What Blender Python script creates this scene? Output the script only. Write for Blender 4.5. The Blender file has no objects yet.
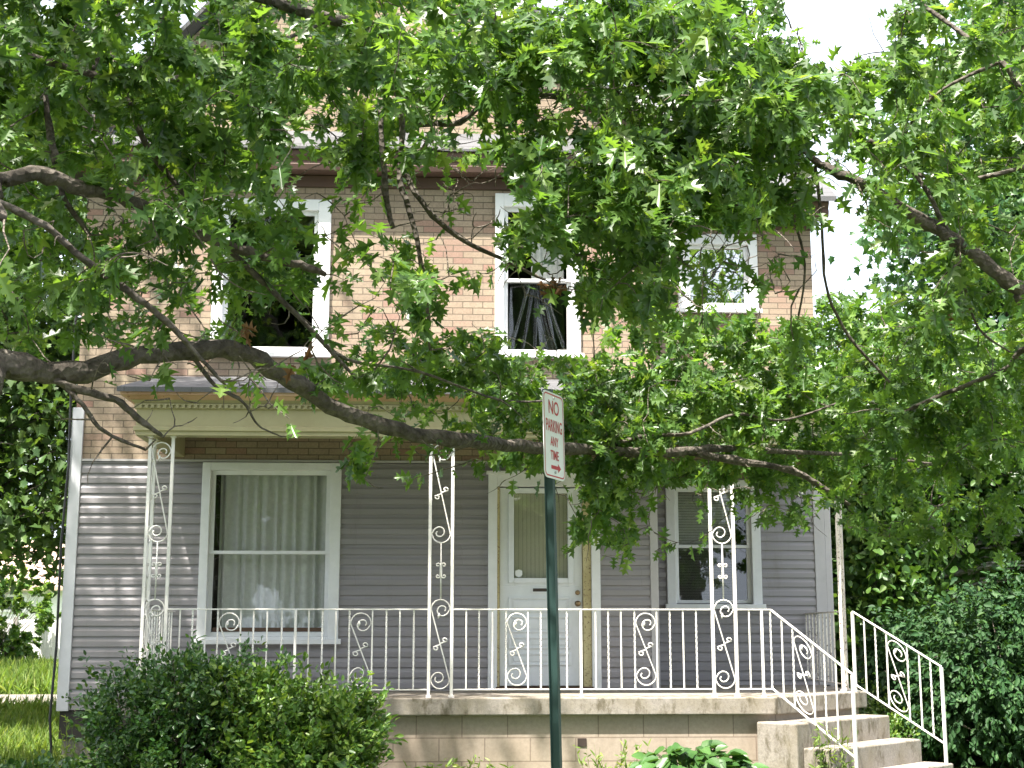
import bpy, bmesh, math, random
import numpy as np
from mathutils import Vector, Matrix

random.seed(7)
RNG = np.random.default_rng(11)
S = bpy.context.scene
COL = S.collection
R = math.radians

# ---------------------------------------------------------------- camera, sky, sun, exposure
EYE = 1.33
PITCH, YAW, FPX = R(10.05), R(-2.9), 1400.0
cd = bpy.data.cameras.new('camera')
cam = bpy.data.objects.new('camera', cd)
COL.objects.link(cam)
cam.location = (0, 0, EYE)
cam.rotation_euler = (math.pi / 2 + PITCH, 0, YAW)
cd.sensor_width = 36.0
cd.lens = FPX / 1024 * 36.0
cd.clip_start, cd.clip_end = 0.05, 2000
S.camera = cam

SUN_EL, SUN_AZ = R(65), R(34)          # azimuth measured from straight behind the camera towards its left
to_sun = Vector((-math.sin(SUN_AZ) * math.cos(SUN_EL), -math.cos(SUN_AZ) * math.cos(SUN_EL), math.sin(SUN_EL)))
w = bpy.data.worlds.new('World')
S.world = w
w.use_nodes = True
nt = w.node_tree
sky = nt.nodes.new('ShaderNodeTexSky')
sky.sky_type = 'NISHITA'
sky.sun_disc = False
sky.sun_elevation = SUN_EL
sky.sun_rotation = math.atan2(to_sun.x, to_sun.y)
sky.air_density, sky.dust_density, sky.ozone_density = 1.0, 6.0, 0.6
bg = nt.nodes['Background']
bg.inputs['Strength'].default_value = 0.15
tc = nt.nodes.new('ShaderNodeTexCoord')
cn = nt.nodes.new('ShaderNodeTexNoise')
cn.inputs['Scale'].default_value, cn.inputs['Detail'].default_value = 2.2, 6
nt.links.new(tc.outputs['Generated'], cn.inputs['Vector'])
sxyz = nt.nodes.new('ShaderNodeSeparateXYZ')
nt.links.new(tc.outputs['Generated'], sxyz.inputs[0])
el = nt.nodes.new('ShaderNodeMapRange')            # thin bright cloud, thickest low in the sky
el.inputs[1].default_value, el.inputs[2].default_value = 0.35, 0.95
el.inputs[3].default_value, el.inputs[4].default_value = 0.62, -0.12
nt.links.new(sxyz.outputs[2], el.inputs[0])
ad = nt.nodes.new('ShaderNodeMath')
nt.links.new(cn.outputs[0], ad.inputs[0])
nt.links.new(el.outputs[0], ad.inputs[1])
cr = nt.nodes.new('ShaderNodeValToRGB')
cr.color_ramp.elements[0].position, cr.color_ramp.elements[1].position = 0.42, 0.85
nt.links.new(ad.outputs[0], cr.inputs[0])
mxs = nt.nodes.new('ShaderNodeMix')
mxs.data_type = 'RGBA'
mxs.inputs[7].default_value = (3.45, 3.85, 4.4, 1)
nt.links.new(cr.outputs[0], mxs.inputs[0])
nt.links.new(sky.outputs[0], mxs.inputs[6])
nt.links.new(mxs.outputs[2], bg.inputs[0])
sl = bpy.data.lights.new('sun', 'SUN')
sl.energy, sl.angle, sl.color = 5.0, R(0.55), (1.0, 0.955, 0.88)
so = bpy.data.objects.new('sun', sl)
COL.objects.link(so)
so.rotation_euler = (-to_sun).to_track_quat('-Z', 'Y').to_euler()
so.location = (-20, -20, 40)
S.view_settings.view_transform = 'Standard'
S.view_settings.look = 'None'
S.view_settings.gamma = 1
S.view_settings.exposure = 1.78
S.render.engine = 'CYCLES'
S.cycles.max_bounces = 8
S.cycles.transparent_max_bounces = 12

FW = Vector((-math.sin(YAW) * math.cos(PITCH), math.cos(YAW) * math.cos(PITCH), math.sin(PITCH)))
RT = Vector((math.cos(YAW), math.sin(YAW), 0))
UP = RT.cross(FW)


def P(px, py, Y):
    """world point at depth Y that stands where the photograph shows it"""
    d = FW + RT * ((px - 512) / FPX) - UP * ((py - 384) / FPX)
    return Vector((0, 0, EYE)) + d * (Y / d.y)


def pxm(Y):
    return Y * 0.985 / FPX


# ---------------------------------------------------------------- materials
def lin(c):
    return tuple(c) + (1.0,) if len(c) == 3 else tuple(c)


class M:
    def __init__(self, name):
        self.m = bpy.data.materials.new(name)
        self.m.use_nodes = True
        self.t = self.m.node_tree
        self.t.nodes.clear()
        self.out = self.n('ShaderNodeOutputMaterial')

    def n(self, t, **kw):
        o = self.t.nodes.new(t)
        for k, v in kw.items():
            if k.startswith('i_'):
                o.inputs[k[2:].replace('_', ' ')].default_value = v
            else:
                setattr(o, k, v)
        return o

    def l(self, a, b):
        self.t.links.new(a, b)

    def principled(self, color=None, rough=0.6, spec=0.4, metal=0.0):
        b = self.n('ShaderNodeBsdfPrincipled')
        b.inputs['Roughness'].default_value = rough
        b.inputs['Specular IOR Level'].default_value = spec
        b.inputs['Metallic'].default_value = metal
        if color is not None:
            if hasattr(color, 'is_output'):
                self.l(color, b.inputs['Base Color'])
            else:
                b.inputs['Base Color'].default_value = lin(color)
        self.l(b.outputs[0], self.out.inputs[0])
        self.b = b
        return b

    def coord(self, kind='Object'):
        return self.n('ShaderNodeTexCoord').outputs[kind]

    def noise(self, scale, detail=4.0, rough=0.6, vec=None, stretch=None):
        n = self.n('ShaderNodeTexNoise')
        n.inputs['Scale'].default_value = scale
        n.inputs['Detail'].default_value = detail
        n.inputs['Roughness'].default_value = rough
        v = vec if vec is not None else self.coord()
        if stretch:
            mp = self.n('ShaderNodeMapping')
            mp.inputs['Scale'].default_value = stretch
            self.l(v, mp.inputs[0])
            v = mp.outputs[0]
        self.l(v, n.inputs['Vector'])
        return n.outputs[0]

    def ramp(self, fac, stops, interp='LINEAR'):
        r = self.n('ShaderNodeValToRGB')
        r.color_ramp.interpolation = interp
        e = r.color_ramp.elements
        e[0].position, e[0].color = stops[0][0], lin(stops[0][1])
        e[1].position, e[1].color = stops[-1][0], lin(stops[-1][1])
        for p, c in stops[1:-1]:
            x = e.new(p)
            x.color = lin(c)
        self.l(fac, r.inputs[0])
        return r.outputs[0]

    def mix(self, fac, a, b, mode='MIX'):
        x = self.n('ShaderNodeMix', data_type='RGBA', blend_type=mode)
        for val, i in ((fac, 0), (a, 6), (b, 7)):
            if hasattr(val, 'is_output'):
                self.l(val, x.inputs[i])
            elif i == 0:
                x.inputs[0].default_value = val
            else:
                x.inputs[i].default_value = lin(val)
        return x.outputs[2]

    def bump(self, h, strength=0.3, dist=0.01):
        b = self.n('ShaderNodeBump')
        b.inputs['Strength'].default_value = strength
        b.inputs['Distance'].default_value = dist
        self.l(h, b.inputs['Height'])
        self.l(b.outputs[0], self.b.inputs['Normal'])


def g(v):
    return (v, v, v)


def mat_paint(name, c, dirt=(0.25, 0.2, 0.13), amount=0.35, rough=0.5, chips=None, scale=9, thr=0.6):
    m = M(name)
    n1 = m.noise(scale, 6, 0.7)
    n2 = m.noise(scale * 0.25, 3, 0.6, stretch=(1, 1, 0.35))
    fac = m.ramp(n2, [(0.35, g(0)), (0.8, g(amount))])
    col = m.mix(fac, c, dirt)
    fine = m.ramp(n1, [(0.3, g(0.9)), (0.7, g(1.0))])
    col = m.mix(1.0, col, fine, 'MULTIPLY')
    if chips:
        f = m.ramp(m.noise(scale * 3, 8, 0.75), [(thr, g(0)), (thr + 0.03, g(1))])
        col = m.mix(f, col, chips)
    m.principled(col, rough, 0.4)
    m.bump(n1, 0.15, 0.004)
    return m.m


def mat_brick(name, axis):
    m = M(name)
    sx = m.n('ShaderNodeSeparateXYZ')
    m.l(m.coord(), sx.inputs[0])
    cx = m.n('ShaderNodeCombineXYZ')
    m.l(sx.outputs[axis], cx.inputs[0])
    m.l(sx.outputs[2], cx.inputs[1])
    b = m.n('ShaderNodeTexBrick')
    b.offset = 0.5
    b.inputs['Scale'].default_value = 1.0
    b.inputs['Brick Width'].default_value = 0.209
    b.inputs['Row Height'].default_value = 0.0677
    b.inputs['Mortar Size'].default_value = 0.0042
    b.inputs['Mortar Smooth'].default_value = 0.15
    b.inputs['Bias'].default_value = -0.1
    b.inputs['Color1'].default_value = lin((0, 0, 0))
    b.inputs['Color2'].default_value = lin((1, 1, 1))
    b.inputs['Mortar'].default_value = lin((0.5, 0.5, 0.5))
    m.l(cx.outputs[0], b.inputs['Vector'])
    sep = m.n('ShaderNodeSeparateColor')
    m.l(b.outputs[0], sep.inputs[0])
    col = m.ramp(sep.outputs[0], [(0.0, (0.37, 0.295, 0.215)), (0.35, (0.32, 0.25, 0.185)), (0.66, (0.34, 0.26, 0.19)),
                                  (0.84, (0.32, 0.205, 0.16)), (1.0, (0.31, 0.175, 0.135))])
    n = m.noise(55, 5, 0.7)
    col = m.mix(1.0, col, m.ramp(n, [(0.25, g(0.72)), (0.7, g(1.08))]), 'MULTIPLY')
    st = m.noise(1.3, 4, 0.6)
    col = m.mix(m.ramp(st, [(0.45, g(0)), (0.8, g(0.3))]), col, (0.16, 0.12, 0.085))
    col = m.mix(b.outputs['Fac'], col, (0.13, 0.105, 0.08))
    m.principled(col, 0.85, 0.2)
    inv = m.n('ShaderNodeMath', operation='SUBTRACT')
    inv.inputs[0].default_value = 1.0
    m.l(b.outputs['Fac'], inv.inputs[1])
    m.bump(inv.outputs[0], 0.8, 0.006)
    return m.m


def mat_block(name):
    m = M(name)
    sx = m.n('ShaderNodeSeparateXYZ')
    m.l(m.coord(), sx.inputs[0])
    cx = m.n('ShaderNodeCombineXYZ')
    m.l(sx.outputs[0], cx.inputs[0])
    m.l(sx.outputs[2], cx.inputs[1])
    b = m.n('ShaderNodeTexBrick')
    for k, v in (('Scale', 1), ('Brick Width', 0.405), ('Row Height', 0.203), ('Mortar Size', 0.006), ('Mortar Smooth', 0.2)):
        b.inputs[k].default_value = v
    b.inputs['Color1'].default_value = lin((0.40, 0.33, 0.265))
    b.inputs['Color2'].default_value = lin((0.36, 0.3, 0.245))
    b.inputs['Mortar'].default_value = lin((0.24, 0.19, 0.15))
    m.l(cx.outputs[0], b.inputs['Vector'])
    n = m.noise(30, 6, 0.7)
    n2 = m.noise(2.2, 5, 0.65, stretch=(1, 1, 0.4))
    col = m.mix(1.0, b.outputs[0], m.ramp(n, [(0.3, g(0.8)), (0.7, g(1.05))]), 'MULTIPLY')
    col = m.mix(m.ramp(n2, [(0.45, g(0)), (0.75, g(0.5))]), col, (0.2, 0.15, 0.1))
    m.principled(col, 0.9, 0.15)
    m.bump(b.outputs['Fac'], -0.6, 0.006)
    return m.m


def mat_concrete(name, c=(0.31, 0.28, 0.245)):
    m = M(name)
    n = m.noise(45, 6, 0.75)
    n2 = m.noise(3.0, 5, 0.65)
    n3 = m.noise(9.0, 8, 0.72, stretch=(1, 1, 0.5))
    col = m.mix(1.0, c, m.ramp(n, [(0.3, g(0.7)), (0.7, g(1.1))]), 'MULTIPLY')
    col = m.mix(m.ramp(n2, [(0.42, g(0)), (0.7, g(0.7))]), col, (0.21, 0.18, 0.12))
    col = m.mix(m.ramp(n3, [(0.5, g(0)), (0.64, g(0.85))]), col, (0.1, 0.085, 0.055))
    m.principled(col, 0.92, 0.12)
    m.bump(n, 0.5, 0.006)
    return m.m


def mat_siding(name):
    m = M(name)
    sx = m.n('ShaderNodeSeparateXYZ')
    m.l(m.coord(), sx.inputs[0])
    zz = m.n('ShaderNodeMath', operation='SUBTRACT')
    zz.inputs[1].default_value = 0.577
    m.l(sx.outputs[2], zz.inputs[0])
    xy = m.n('ShaderNodeMath', operation='ADD')
    m.l(sx.outputs[0], xy.inputs[0])
    m.l(sx.outputs[1], xy.inputs[1])
    cx = m.n('ShaderNodeCombineXYZ')
    m.l(xy.outputs[0], cx.inputs[0])
    m.l(zz.outputs[0], cx.inputs[1])
    b = m.n('ShaderNodeTexBrick')
    b.offset, b.offset_frequency = 0.37, 2
    for k, v in (('Scale', 1), ('Brick Width', 2.9), ('Row Height', 0.2032), ('Mortar Size', 0.0012), ('Mortar Smooth', 0.0)):
        b.inputs[k].default_value = v
    b.inputs['Color1'].default_value = lin((0.295, 0.275, 0.29))
    b.inputs['Color2'].default_value = lin((0.275, 0.257, 0.272))
    b.inputs['Mortar'].default_value = lin((0.2, 0.185, 0.185))
    m.l(cx.outputs[0], b.inputs['Vector'])
    n = m.noise(4, 5, 0.6, stretch=(0.3, 1, 4))
    col = m.mix(m.ramp(n, [(0.4, g(0)), (0.75, g(0.35))]), b.outputs[0], (0.2, 0.185, 0.165))
    n4 = m.noise(2.6, 6, 0.7, stretch=(1.6, 1, 0.35))
    col = m.mix(m.ramp(n4, [(0.55, g(0)), (0.75, g(0.4))]), col, (0.16, 0.14, 0.115))
    m.principled(col, 0.4, 0.45)
    m.bump(m.noise(9, 3, 0.5, stretch=(0.25, 1, 1.5)), 0.12, 0.012)
    return m.m


def mat_leaf(name, stops, trans=0.4, rough=0.42, spec=0.45, tint=(1.25, 1.15, 0.45)):
    m = M(name)
    geo = m.n('ShaderNodeNewGeometry')
    col = m.ramp(geo.outputs['Random Per Island'], stops)
    n = m.noise(1.7, 3, 0.6)
    col = m.mix(1.0, col, m.ramp(n, [(0.3, g(0.75)), (0.72, g(1.2))]), 'MULTIPLY')
    b = m.principled(col, rough, spec)
    tr = m.n('ShaderNodeBsdfTranslucent')
    m.l(m.mix(1.0, col, tint, 'MULTIPLY'), tr.inputs[0])
    mx = m.n('ShaderNodeMixShader')
    mx.inputs[0].default_value = trans
    m.l(b.outputs[0], mx.inputs[1])
    m.l(tr.outputs[0], mx.inputs[2])
    m.l(mx.outputs[0], m.out.inputs[0])
    return m.m


def mat_bark(name, a=(0.12, 0.1, 0.08), b=(0.3, 0.27, 0.23), scale=14):
    m = M(name)
    n = m.noise(scale, 8, 0.75, stretch=(1, 1, 1))
    v = m.n('ShaderNodeTexVoronoi')
    v.inputs['Scale'].default_value = scale * 2.2
    m.l(m.coord(), v.inputs['Vector'])
    col = m.ramp(n, [(0.35, a), (0.68, b)])
    m.principled(col, 0.9, 0.15)
    n3 = m.noise(scale * 0.35, 4, 0.6)
    col = m.mix(m.ramp(n3, [(0.5, g(0)), (0.7, g(0.6))]), col, tuple(0.45 * x for x in a))
    m.l(col, m.b.inputs['Base Color'])
    m.bump(v.outputs[0], 0.9, 0.02)
    return m.m


def mat_plain(name, c, rough=0.6, spec=0.4, metal=0.0, var=0.12, scale=20):
    m = M(name)
    n = m.noise(scale, 5, 0.65)
    col = m.mix(1.0, c, m.ramp(n, [(0.3, g(1 - var)), (0.7, g(1 + var * 0.5))]), 'MULTIPLY')
    m.principled(col, rough, spec, metal)
    return m.m


def mat_glass(name, tint=0.7, refl=1.0):
    m = M(name)
    lw = m.n('ShaderNodeLayerWeight')
    lw.inputs[0].default_value = 0.5
    pw = m.n('ShaderNodeMath', operation='POWER')
    pw.inputs[1].default_value = 4.0
    m.l(lw.outputs['Facing'], pw.inputs[0])
    mu = m.n('ShaderNodeMath', operation='MULTIPLY_ADD', use_clamp=True)
    mu.inputs[1].default_value = 0.9
    mu.inputs[2].default_value = 0.085 * refl
    m.l(pw.outputs[0], mu.inputs[0])
    tr = m.n('ShaderNodeBsdfTransparent')
    tr.inputs[0].default_value = lin(g(tint))
    gl = m.n('ShaderNodeBsdfGlossy')
    gl.inputs['Roughness'].default_value = 0.015
    n = m.noise(2.5, 2, 0.5)
    bp = m.n('ShaderNodeBump')
    bp.inputs['Strength'].default_value = 0.12
    bp.inputs['Distance'].default_value = 0.02
    m.l(n, bp.inputs['Height'])
    m.l(bp.outputs[0], gl.inputs['Normal'])
    mx = m.n('ShaderNodeMixShader')
    m.l(mu.outputs[0], mx.inputs[0])
    m.l(tr.outputs[0], mx.inputs[1])
    m.l(gl.outputs[0], mx.inputs[2])
    m.l(mx.outputs[0], m.out.inputs[0])
    return m.m


def mat_shingle(name, c=(0.125, 0.125, 0.13), axis=0):
    m = M(name)
    b = m.n('ShaderNodeTexBrick')
    for k, v in (('Scale', 1), ('Brick Width', 0.3), ('Row Height', 0.13), ('Mortar Size', 0.004)):
        b.inputs[k].default_value = v
    b.inputs['Color1'].default_value = lin(c)
    b.inputs['Color2'].default_value = lin(tuple(x * 0.7 for x in c))
    b.inputs['Mortar'].default_value = lin(g(0.06))
    if axis:
        sx = m.n('ShaderNodeSeparateXYZ')
        m.l(m.coord(), sx.inputs[0])
        cx = m.n('ShaderNodeCombineXYZ')
        m.l(sx.outputs[1], cx.inputs[0])
        m.l(sx.outputs[0], cx.inputs[1])
        m.l(cx.outputs[0], b.inputs['Vector'])
    else:
        m.l(m.coord(), b.inputs['Vector'])
    col = m.mix(1.0, b.outputs[0], m.ramp(m.noise(120, 3, 0.6), [(0.3, g(0.75)), (0.7, g(1.15))]), 'MULTIPLY')
    m.principled(col, 0.85, 0.25)
    m.bump(b.outputs['Fac'], -0.4, 0.006)
    return m.m


def mat_weave(name, c):
    m = M(name)
    sx = m.n('ShaderNodeSeparateXYZ')
    m.l(m.coord(), sx.inputs[0])
    wv = m.n('ShaderNodeTexWave', wave_type='BANDS', bands_direction='Z')
    wv.inputs['Scale'].default_value = 36
    wv.inputs['Distortion'].default_value = 0.8
    m.l(m.coord(), wv.inputs['Vector'])
    wx = m.n('ShaderNodeTexWave', wave_type='BANDS', bands_direction='X')
    wx.inputs['Scale'].default_value = 7.5
    wx.inputs['Distortion'].default_value = 0.5
    m.l(m.coord(), wx.inputs['Vector'])
    col = m.mix(1.0, c, m.ramp(wv.outputs[0], [(0.2, g(0.7)), (0.6, g(1.0))]), 'MULTIPLY')
    col = m.mix(1.0, col, m.ramp(wx.outputs[0], [(0.0, g(0.75)), (0.2, g(1.0))]), 'MULTIPLY')
    m.principled(col, 0.85, 0.1)
    return m.m


def mat_grass_ground(name):
    m = M(name)
    n = m.noise(3, 6, 0.7)
    n2 = m.noise(60, 4, 0.7)
    col = m.ramp(n, [(0.3, (0.07, 0.11, 0.03)), (0.6, (0.11, 0.16, 0.05)), (0.75, (0.15, 0.15, 0.07))])
    col = m.mix(1.0, col, m.ramp(n2, [(0.3, g(0.6)), (0.7, g(1.2))]), 'MULTIPLY')
    m.principled(col, 0.95, 0.05)
    m.bump(n2, 0.6, 0.03)
    return m.m


WHITE_PAINT = mat_paint('white_paint', (0.82, 0.82, 0.83), (0.45, 0.42, 0.38), 0.18, 0.45)
DOOR_PAINT = mat_paint('door_paint', (0.78, 0.8, 0.83), (0.4, 0.38, 0.36), 0.2, 0.4)
CREAM_PAINT = mat_paint('cream_paint', (0.40, 0.36, 0.21), (0.32, 0.26, 0.13), 0.5, 0.6, (0.2, 0.14, 0.08), 11, 0.68)  # cream darkened so its colour carries the tree shade over the beam
JAMB_PAINT = mat_paint('peeling_jamb', (0.62, 0.55, 0.32), (0.3, 0.22, 0.08), 0.8, 0.7, (0.16, 0.1, 0.05), 14, 0.56)
IRON_PAINT = mat_paint('white_iron', (0.83, 0.81, 0.78), (0.5, 0.38, 0.24), 0.35, 0.45, (0.22, 0.12, 0.06), 16, 0.63)
RUSTY_IRON = mat_paint('rusty_white_iron', (0.78, 0.74, 0.68), (0.4, 0.27, 0.16), 0.5, 0.6, (0.1, 0.055, 0.03), 13, 0.56)
TRIM_GREY = mat_paint('grey_trim', (0.5, 0.48, 0.49), (0.3, 0.27, 0.24), 0.3, 0.4)
TRIM_PALE = mat_paint('pale_trim', (0.66, 0.66, 0.7), (0.4, 0.38, 0.36), 0.3, 0.4)
GUTTER = mat_paint('rusty_gutter', (0.62, 0.4, 0.28), (0.3, 0.15, 0.07), 0.8, 0.6, (0.2, 0.08, 0.035), 8, 0.6)
EAVE_BROWN = mat_paint('brown_eave', (0.115, 0.066, 0.05), (0.06, 0.04, 0.03), 0.6, 0.7, (0.3, 0.2, 0.14), 8, 0.7)
BRICK_F = mat_brick('buff_brick_front', 0)
BRICK_S = mat_brick('buff_brick_side', 1)
BLOCK = mat_block('concrete_block')
CONC = mat_concrete('worn_concrete')
CONC_D = mat_concrete('grey_concrete', (0.25, 0.235, 0.21))
SIDING = mat_siding('grey_vinyl')
SHINGLE = mat_shingle('asphalt_shingle')
SHINGLE_S = mat_shingle('asphalt_shingle_side', (0.125, 0.125, 0.13), 1)
GLASS = mat_glass('window_glass', 0.92, 0.62)
GLASS_D = mat_glass('dusty_glass', 0.6, 1.1)
GLASS_SKY = mat_glass('mirroring_glass', 0.4, 8.0)
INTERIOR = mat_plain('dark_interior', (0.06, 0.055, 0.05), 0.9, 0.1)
CURTAIN = mat_plain('pale_curtain', (0.76, 0.78, 0.74), 0.9, 0.1)
BLIND = mat_plain('grey_blind', (0.55, 0.56, 0.5), 0.7, 0.2)
WEAVE = mat_weave('woven_blind', (0.6, 0.6, 0.46))
SLOT_DARK = mat_plain('slot_bronze', (0.05, 0.035, 0.03), 0.4, 0.5)
BRASS = mat_plain('tarnished_brass', (0.32, 0.22, 0.12), 0.35, 0.5, 0.9)
CABLE = mat_plain('black_cable', (0.02, 0.02, 0.022), 0.5)
DARK_WOOD = mat_plain('dark_sill', (0.1, 0.06, 0.04), 0.8)
SIGN_W = mat_plain('sign_white', (0.82, 0.82, 0.83), 0.35, 0.5, 0, 0.05)
SIGN_R = mat_plain('sign_red', (0.52, 0.03, 0.04), 0.4, 0.4, 0, 0.15)
SIGN_B = mat_plain('sign_back_metal', (0.45, 0.45, 0.46), 0.4, 0.5, 0.7)
POLE_G = mat_paint('green_post', (0.02, 0.05, 0.045), (0.05, 0.06, 0.05), 0.3, 0.45)
BARK = mat_bark('oak_bark', (0.05, 0.042, 0.035), (0.17, 0.15, 0.125))
BARK_T = mat_bark('twig_bark', (0.09, 0.075, 0.06), (0.25, 0.215, 0.18), 25)
BARK_W = mat_bark('pale_bark', (0.14, 0.13, 0.11), (0.42, 0.4, 0.35), 9)
OAK = mat_leaf('oak_leaf', [(0, (0.052, 0.124, 0.03)), (0.5, (0.096, 0.19, 0.042)), (0.85, (0.13, 0.24, 0.053)), (1, (0.19, 0.285, 0.065))], 0.52, 0.34, 0.6, (1.5, 1.4, 0.5))
DEAD = mat_leaf('dead_leaf', [(0, (0.15, 0.085, 0.045)), (1, (0.24, 0.14, 0.075))], 0.3, 0.7, 0.2, (1, 0.8, 0.5))
BGLEAF = mat_leaf('far_leaf', [(0, (0.045, 0.1, 0.028)), (0.6, (0.075, 0.145, 0.04)), (1, (0.115, 0.19, 0.05))], 0.45)
BGBLUE = mat_leaf('cool_leaf', [(0, (0.035, 0.1, 0.036)), (0.6, (0.06, 0.145, 0.05)), (1, (0.09, 0.18, 0.06))], 0.42)
IVY = mat_leaf('ivy_leaf', [(0, (0.04, 0.105, 0.024)), (0.6, (0.075, 0.165, 0.034)), (1, (0.14, 0.23, 0.05))], 0.42)
YEW = mat_leaf('shrub_leaf_dark', [(0, (0.02, 0.06, 0.02)), (0.7, (0.036, 0.092, 0.028)), (1, (0.06, 0.13, 0.036))], 0.28, 0.55, 0.25)
BUSH_D = mat_leaf('bush_leaf_dark', [(0, (0.03, 0.085, 0.022)), (0.7, (0.055, 0.135, 0.03)), (1, (0.13, 0.22, 0.045))], 0.3, 0.36)
BUSH_L = mat_leaf('bush_leaf', [(0, (0.055, 0.13, 0.024)), (0.6, (0.11, 0.22, 0.04)), (1, (0.23, 0.34, 0.065))], 0.4, 0.36)
HOSTA = mat_leaf('broad_leaf', [(0, (0.04, 0.11, 0.025)), (1, (0.075, 0.17, 0.04))], 0.3, 0.4)
GRASSB = mat_leaf('grass_blade', [(0, (0.13, 0.22, 0.045)), (0.6, (0.2, 0.31, 0.07)), (1, (0.32, 0.38, 0.13))], 0.45, 0.5, 0.3)
LAWN = mat_grass_ground('lawn_soil')
ASPH = mat_plain('asphalt', (0.05, 0.05, 0.05), 0.9, 0.2, 0, 0.3, 60)
PAVE = mat_concrete('pale_paving', (0.42, 0.4, 0.37))
STUCCO = mat_plain('white_garage', (0.78, 0.77, 0.74), 0.8, 0.2)
ROOF_O = mat_shingle('rusty_roof', (0.5, 0.36, 0.27))
FENCE_W = mat_plain('white_fence', (0.75, 0.74, 0.72), 0.6)


def mat_plastic():
    m = M('crumpled_plastic')
    tr = m.n('ShaderNodeBsdfTransparent')
    tr.inputs[0].default_value = lin((0.8, 0.8, 0.82))
    gl = m.n('ShaderNodeBsdfGlossy')
    gl.inputs['Roughness'].default_value = 0.1
    mx = m.n('ShaderNodeMixShader')
    mx.inputs[0].default_value = 0.17
    m.l(tr.outputs[0], mx.inputs[1])
    m.l(gl.outputs[0], mx.inputs[2])
    m.l(mx.outputs[0], m.out.inputs[0])
    return m.m


PLASTIC = mat_plastic()


# ---------------------------------------------------------------- mesh helpers
class MB:
    def __init__(self):
        self.v, self.f = [], []

    def add(self, vs, fs):
        o = len(self.v)
        self.v += [tuple(p) for p in vs]
        self.f += [tuple(i + o for i in q) for q in fs]
        return self

    def quad(self, a, b, c, d):
        return self.add([a, b, c, d], [(0, 1, 2, 3)])

    def box(self, x0, x1, y0, y1, z0, z1):
        return self.add([(x0, y0, z0), (x1, y0, z0), (x1, y1, z0), (x0, y1, z0), (x0, y0, z1), (x1, y0, z1), (x1, y1, z1), (x0, y1, z1)],
                        [(0, 3, 2, 1), (4, 5, 6, 7), (0, 1, 5, 4), (1, 2, 6, 5), (2, 3, 7, 6), (3, 0, 4, 7)])

    def bar(self, a, b, wx, wy, side=None):
        """square bar from a to b"""
        a, b = Vector(a), Vector(b)
        d = (b - a).normalized()
        s = Vector(side) if side else (Vector((1, 0, 0)) if abs(d.x) < 0.9 else Vector((0, 1, 0)))
        s = (s - d * s.dot(d)).normalized()
        t = d.cross(s)
        q = [s * (i * wx / 2) + t * (j * wy / 2) for i, j in ((-1, -1), (1, -1), (1, 1), (-1, 1))]
        return self.add([a + k for k in q] + [b + k for k in q], [(3, 2, 1, 0), (4, 5, 6, 7), (0, 1, 5, 4), (1, 2, 6, 5), (2, 3, 7, 6), (3, 0, 4, 7)])

    def tube(self, pts, rad, n=6, jitter=0.0, caps=True):
        pts = [Vector(p) for p in pts]
        if not hasattr(rad, '__len__'):
            rad = [rad] * len(pts)
        o = len(self.v)
        up = Vector((0.31, 0.2, 0.93))
        for i, p in enumerate(pts):
            d = (pts[min(i + 1, len(pts) - 1)] - pts[max(i - 1, 0)])
            if d.length < 1e-9:
                d = Vector((0, 0, 1))
            d.normalize()
            s = d.cross(up)
            if s.length < 1e-4:
                s = d.cross(Vector((1, 0, 0)))
            s.normalize()
            t = s.cross(d)
            for k in range(n):
                a = 2 * math.pi * k / n
                r = rad[i] * (1 + (random.uniform(-jitter, jitter) if jitter else 0))
                self.v.append(tuple(p + (s * math.cos(a) + t * math.sin(a)) * r))
        for i in range(len(pts) - 1):
            for k in range(n):
                a, b = o + i * n + k, o + i * n + (k + 1) % n
                self.f.append((a, b, b + n, a + n))
        if caps:
            self.f.append(tuple(o + k for k in range(n))[::-1])
            self.f.append(tuple(o + (len(pts) - 1) * n + k for k in range(n)))
        return self

    def prism(self, poly, z0, z1):
        n = len(poly)
        return self.add([(x, y, z0) for x, y in poly] + [(x, y, z1) for x, y in poly],
                        [tuple(range(n))[::-1], tuple(range(n, 2 * n))] + [(i, (i + 1) % n, n + (i + 1) % n, n + i) for i in range(n)])

    def build(self, name, mat, parent=None, smooth=False, bevel=0.0):
        me = bpy.data.meshes.new(name)
        me.from_pydata(self.v, [], self.f)
        if smooth:
            me.polygons.foreach_set('use_smooth', [True] * len(me.polygons))
        me.materials.append(mat)
        me.update()
        o = bpy.data.objects.new(name, me)
        COL.objects.link(o)
        if bevel:
            b = o.modifiers.new('bevel', 'BEVEL')
            b.width, b.segments, b.limit_method = bevel, 2, 'ANGLE'
        if parent is not None:
            put(o, parent)
        return o


def world_loc(o):
    v = Vector((0, 0, 0))
    while o is not None:
        v += o.location
        o = o.parent
    return v


def put(o, parent):
    """parent o while its mesh stays in world coordinates (all thing empties are unrotated)"""
    o.parent = parent
    o.matrix_parent_inverse = Matrix.Translation(-world_loc(parent)) if parent.type == 'EMPTY' else Matrix.Identity(4)
    return o


def tag(o, label, cat, group=None, kind=None):
    o['label'], o['category'] = label, cat
    if group:
        o['group'] = group
    if kind:
        o['kind'] = kind
    return o


def thing(name, loc, label, cat, group=None):
    e = bpy.data.objects.new(name, None)
    e.empty_display_size = 0.2
    COL.objects.link(e)
    e.location = loc
    return tag(e, label, cat, group)


def structure(o):
    o['kind'] = 'structure'
    return o


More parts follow.
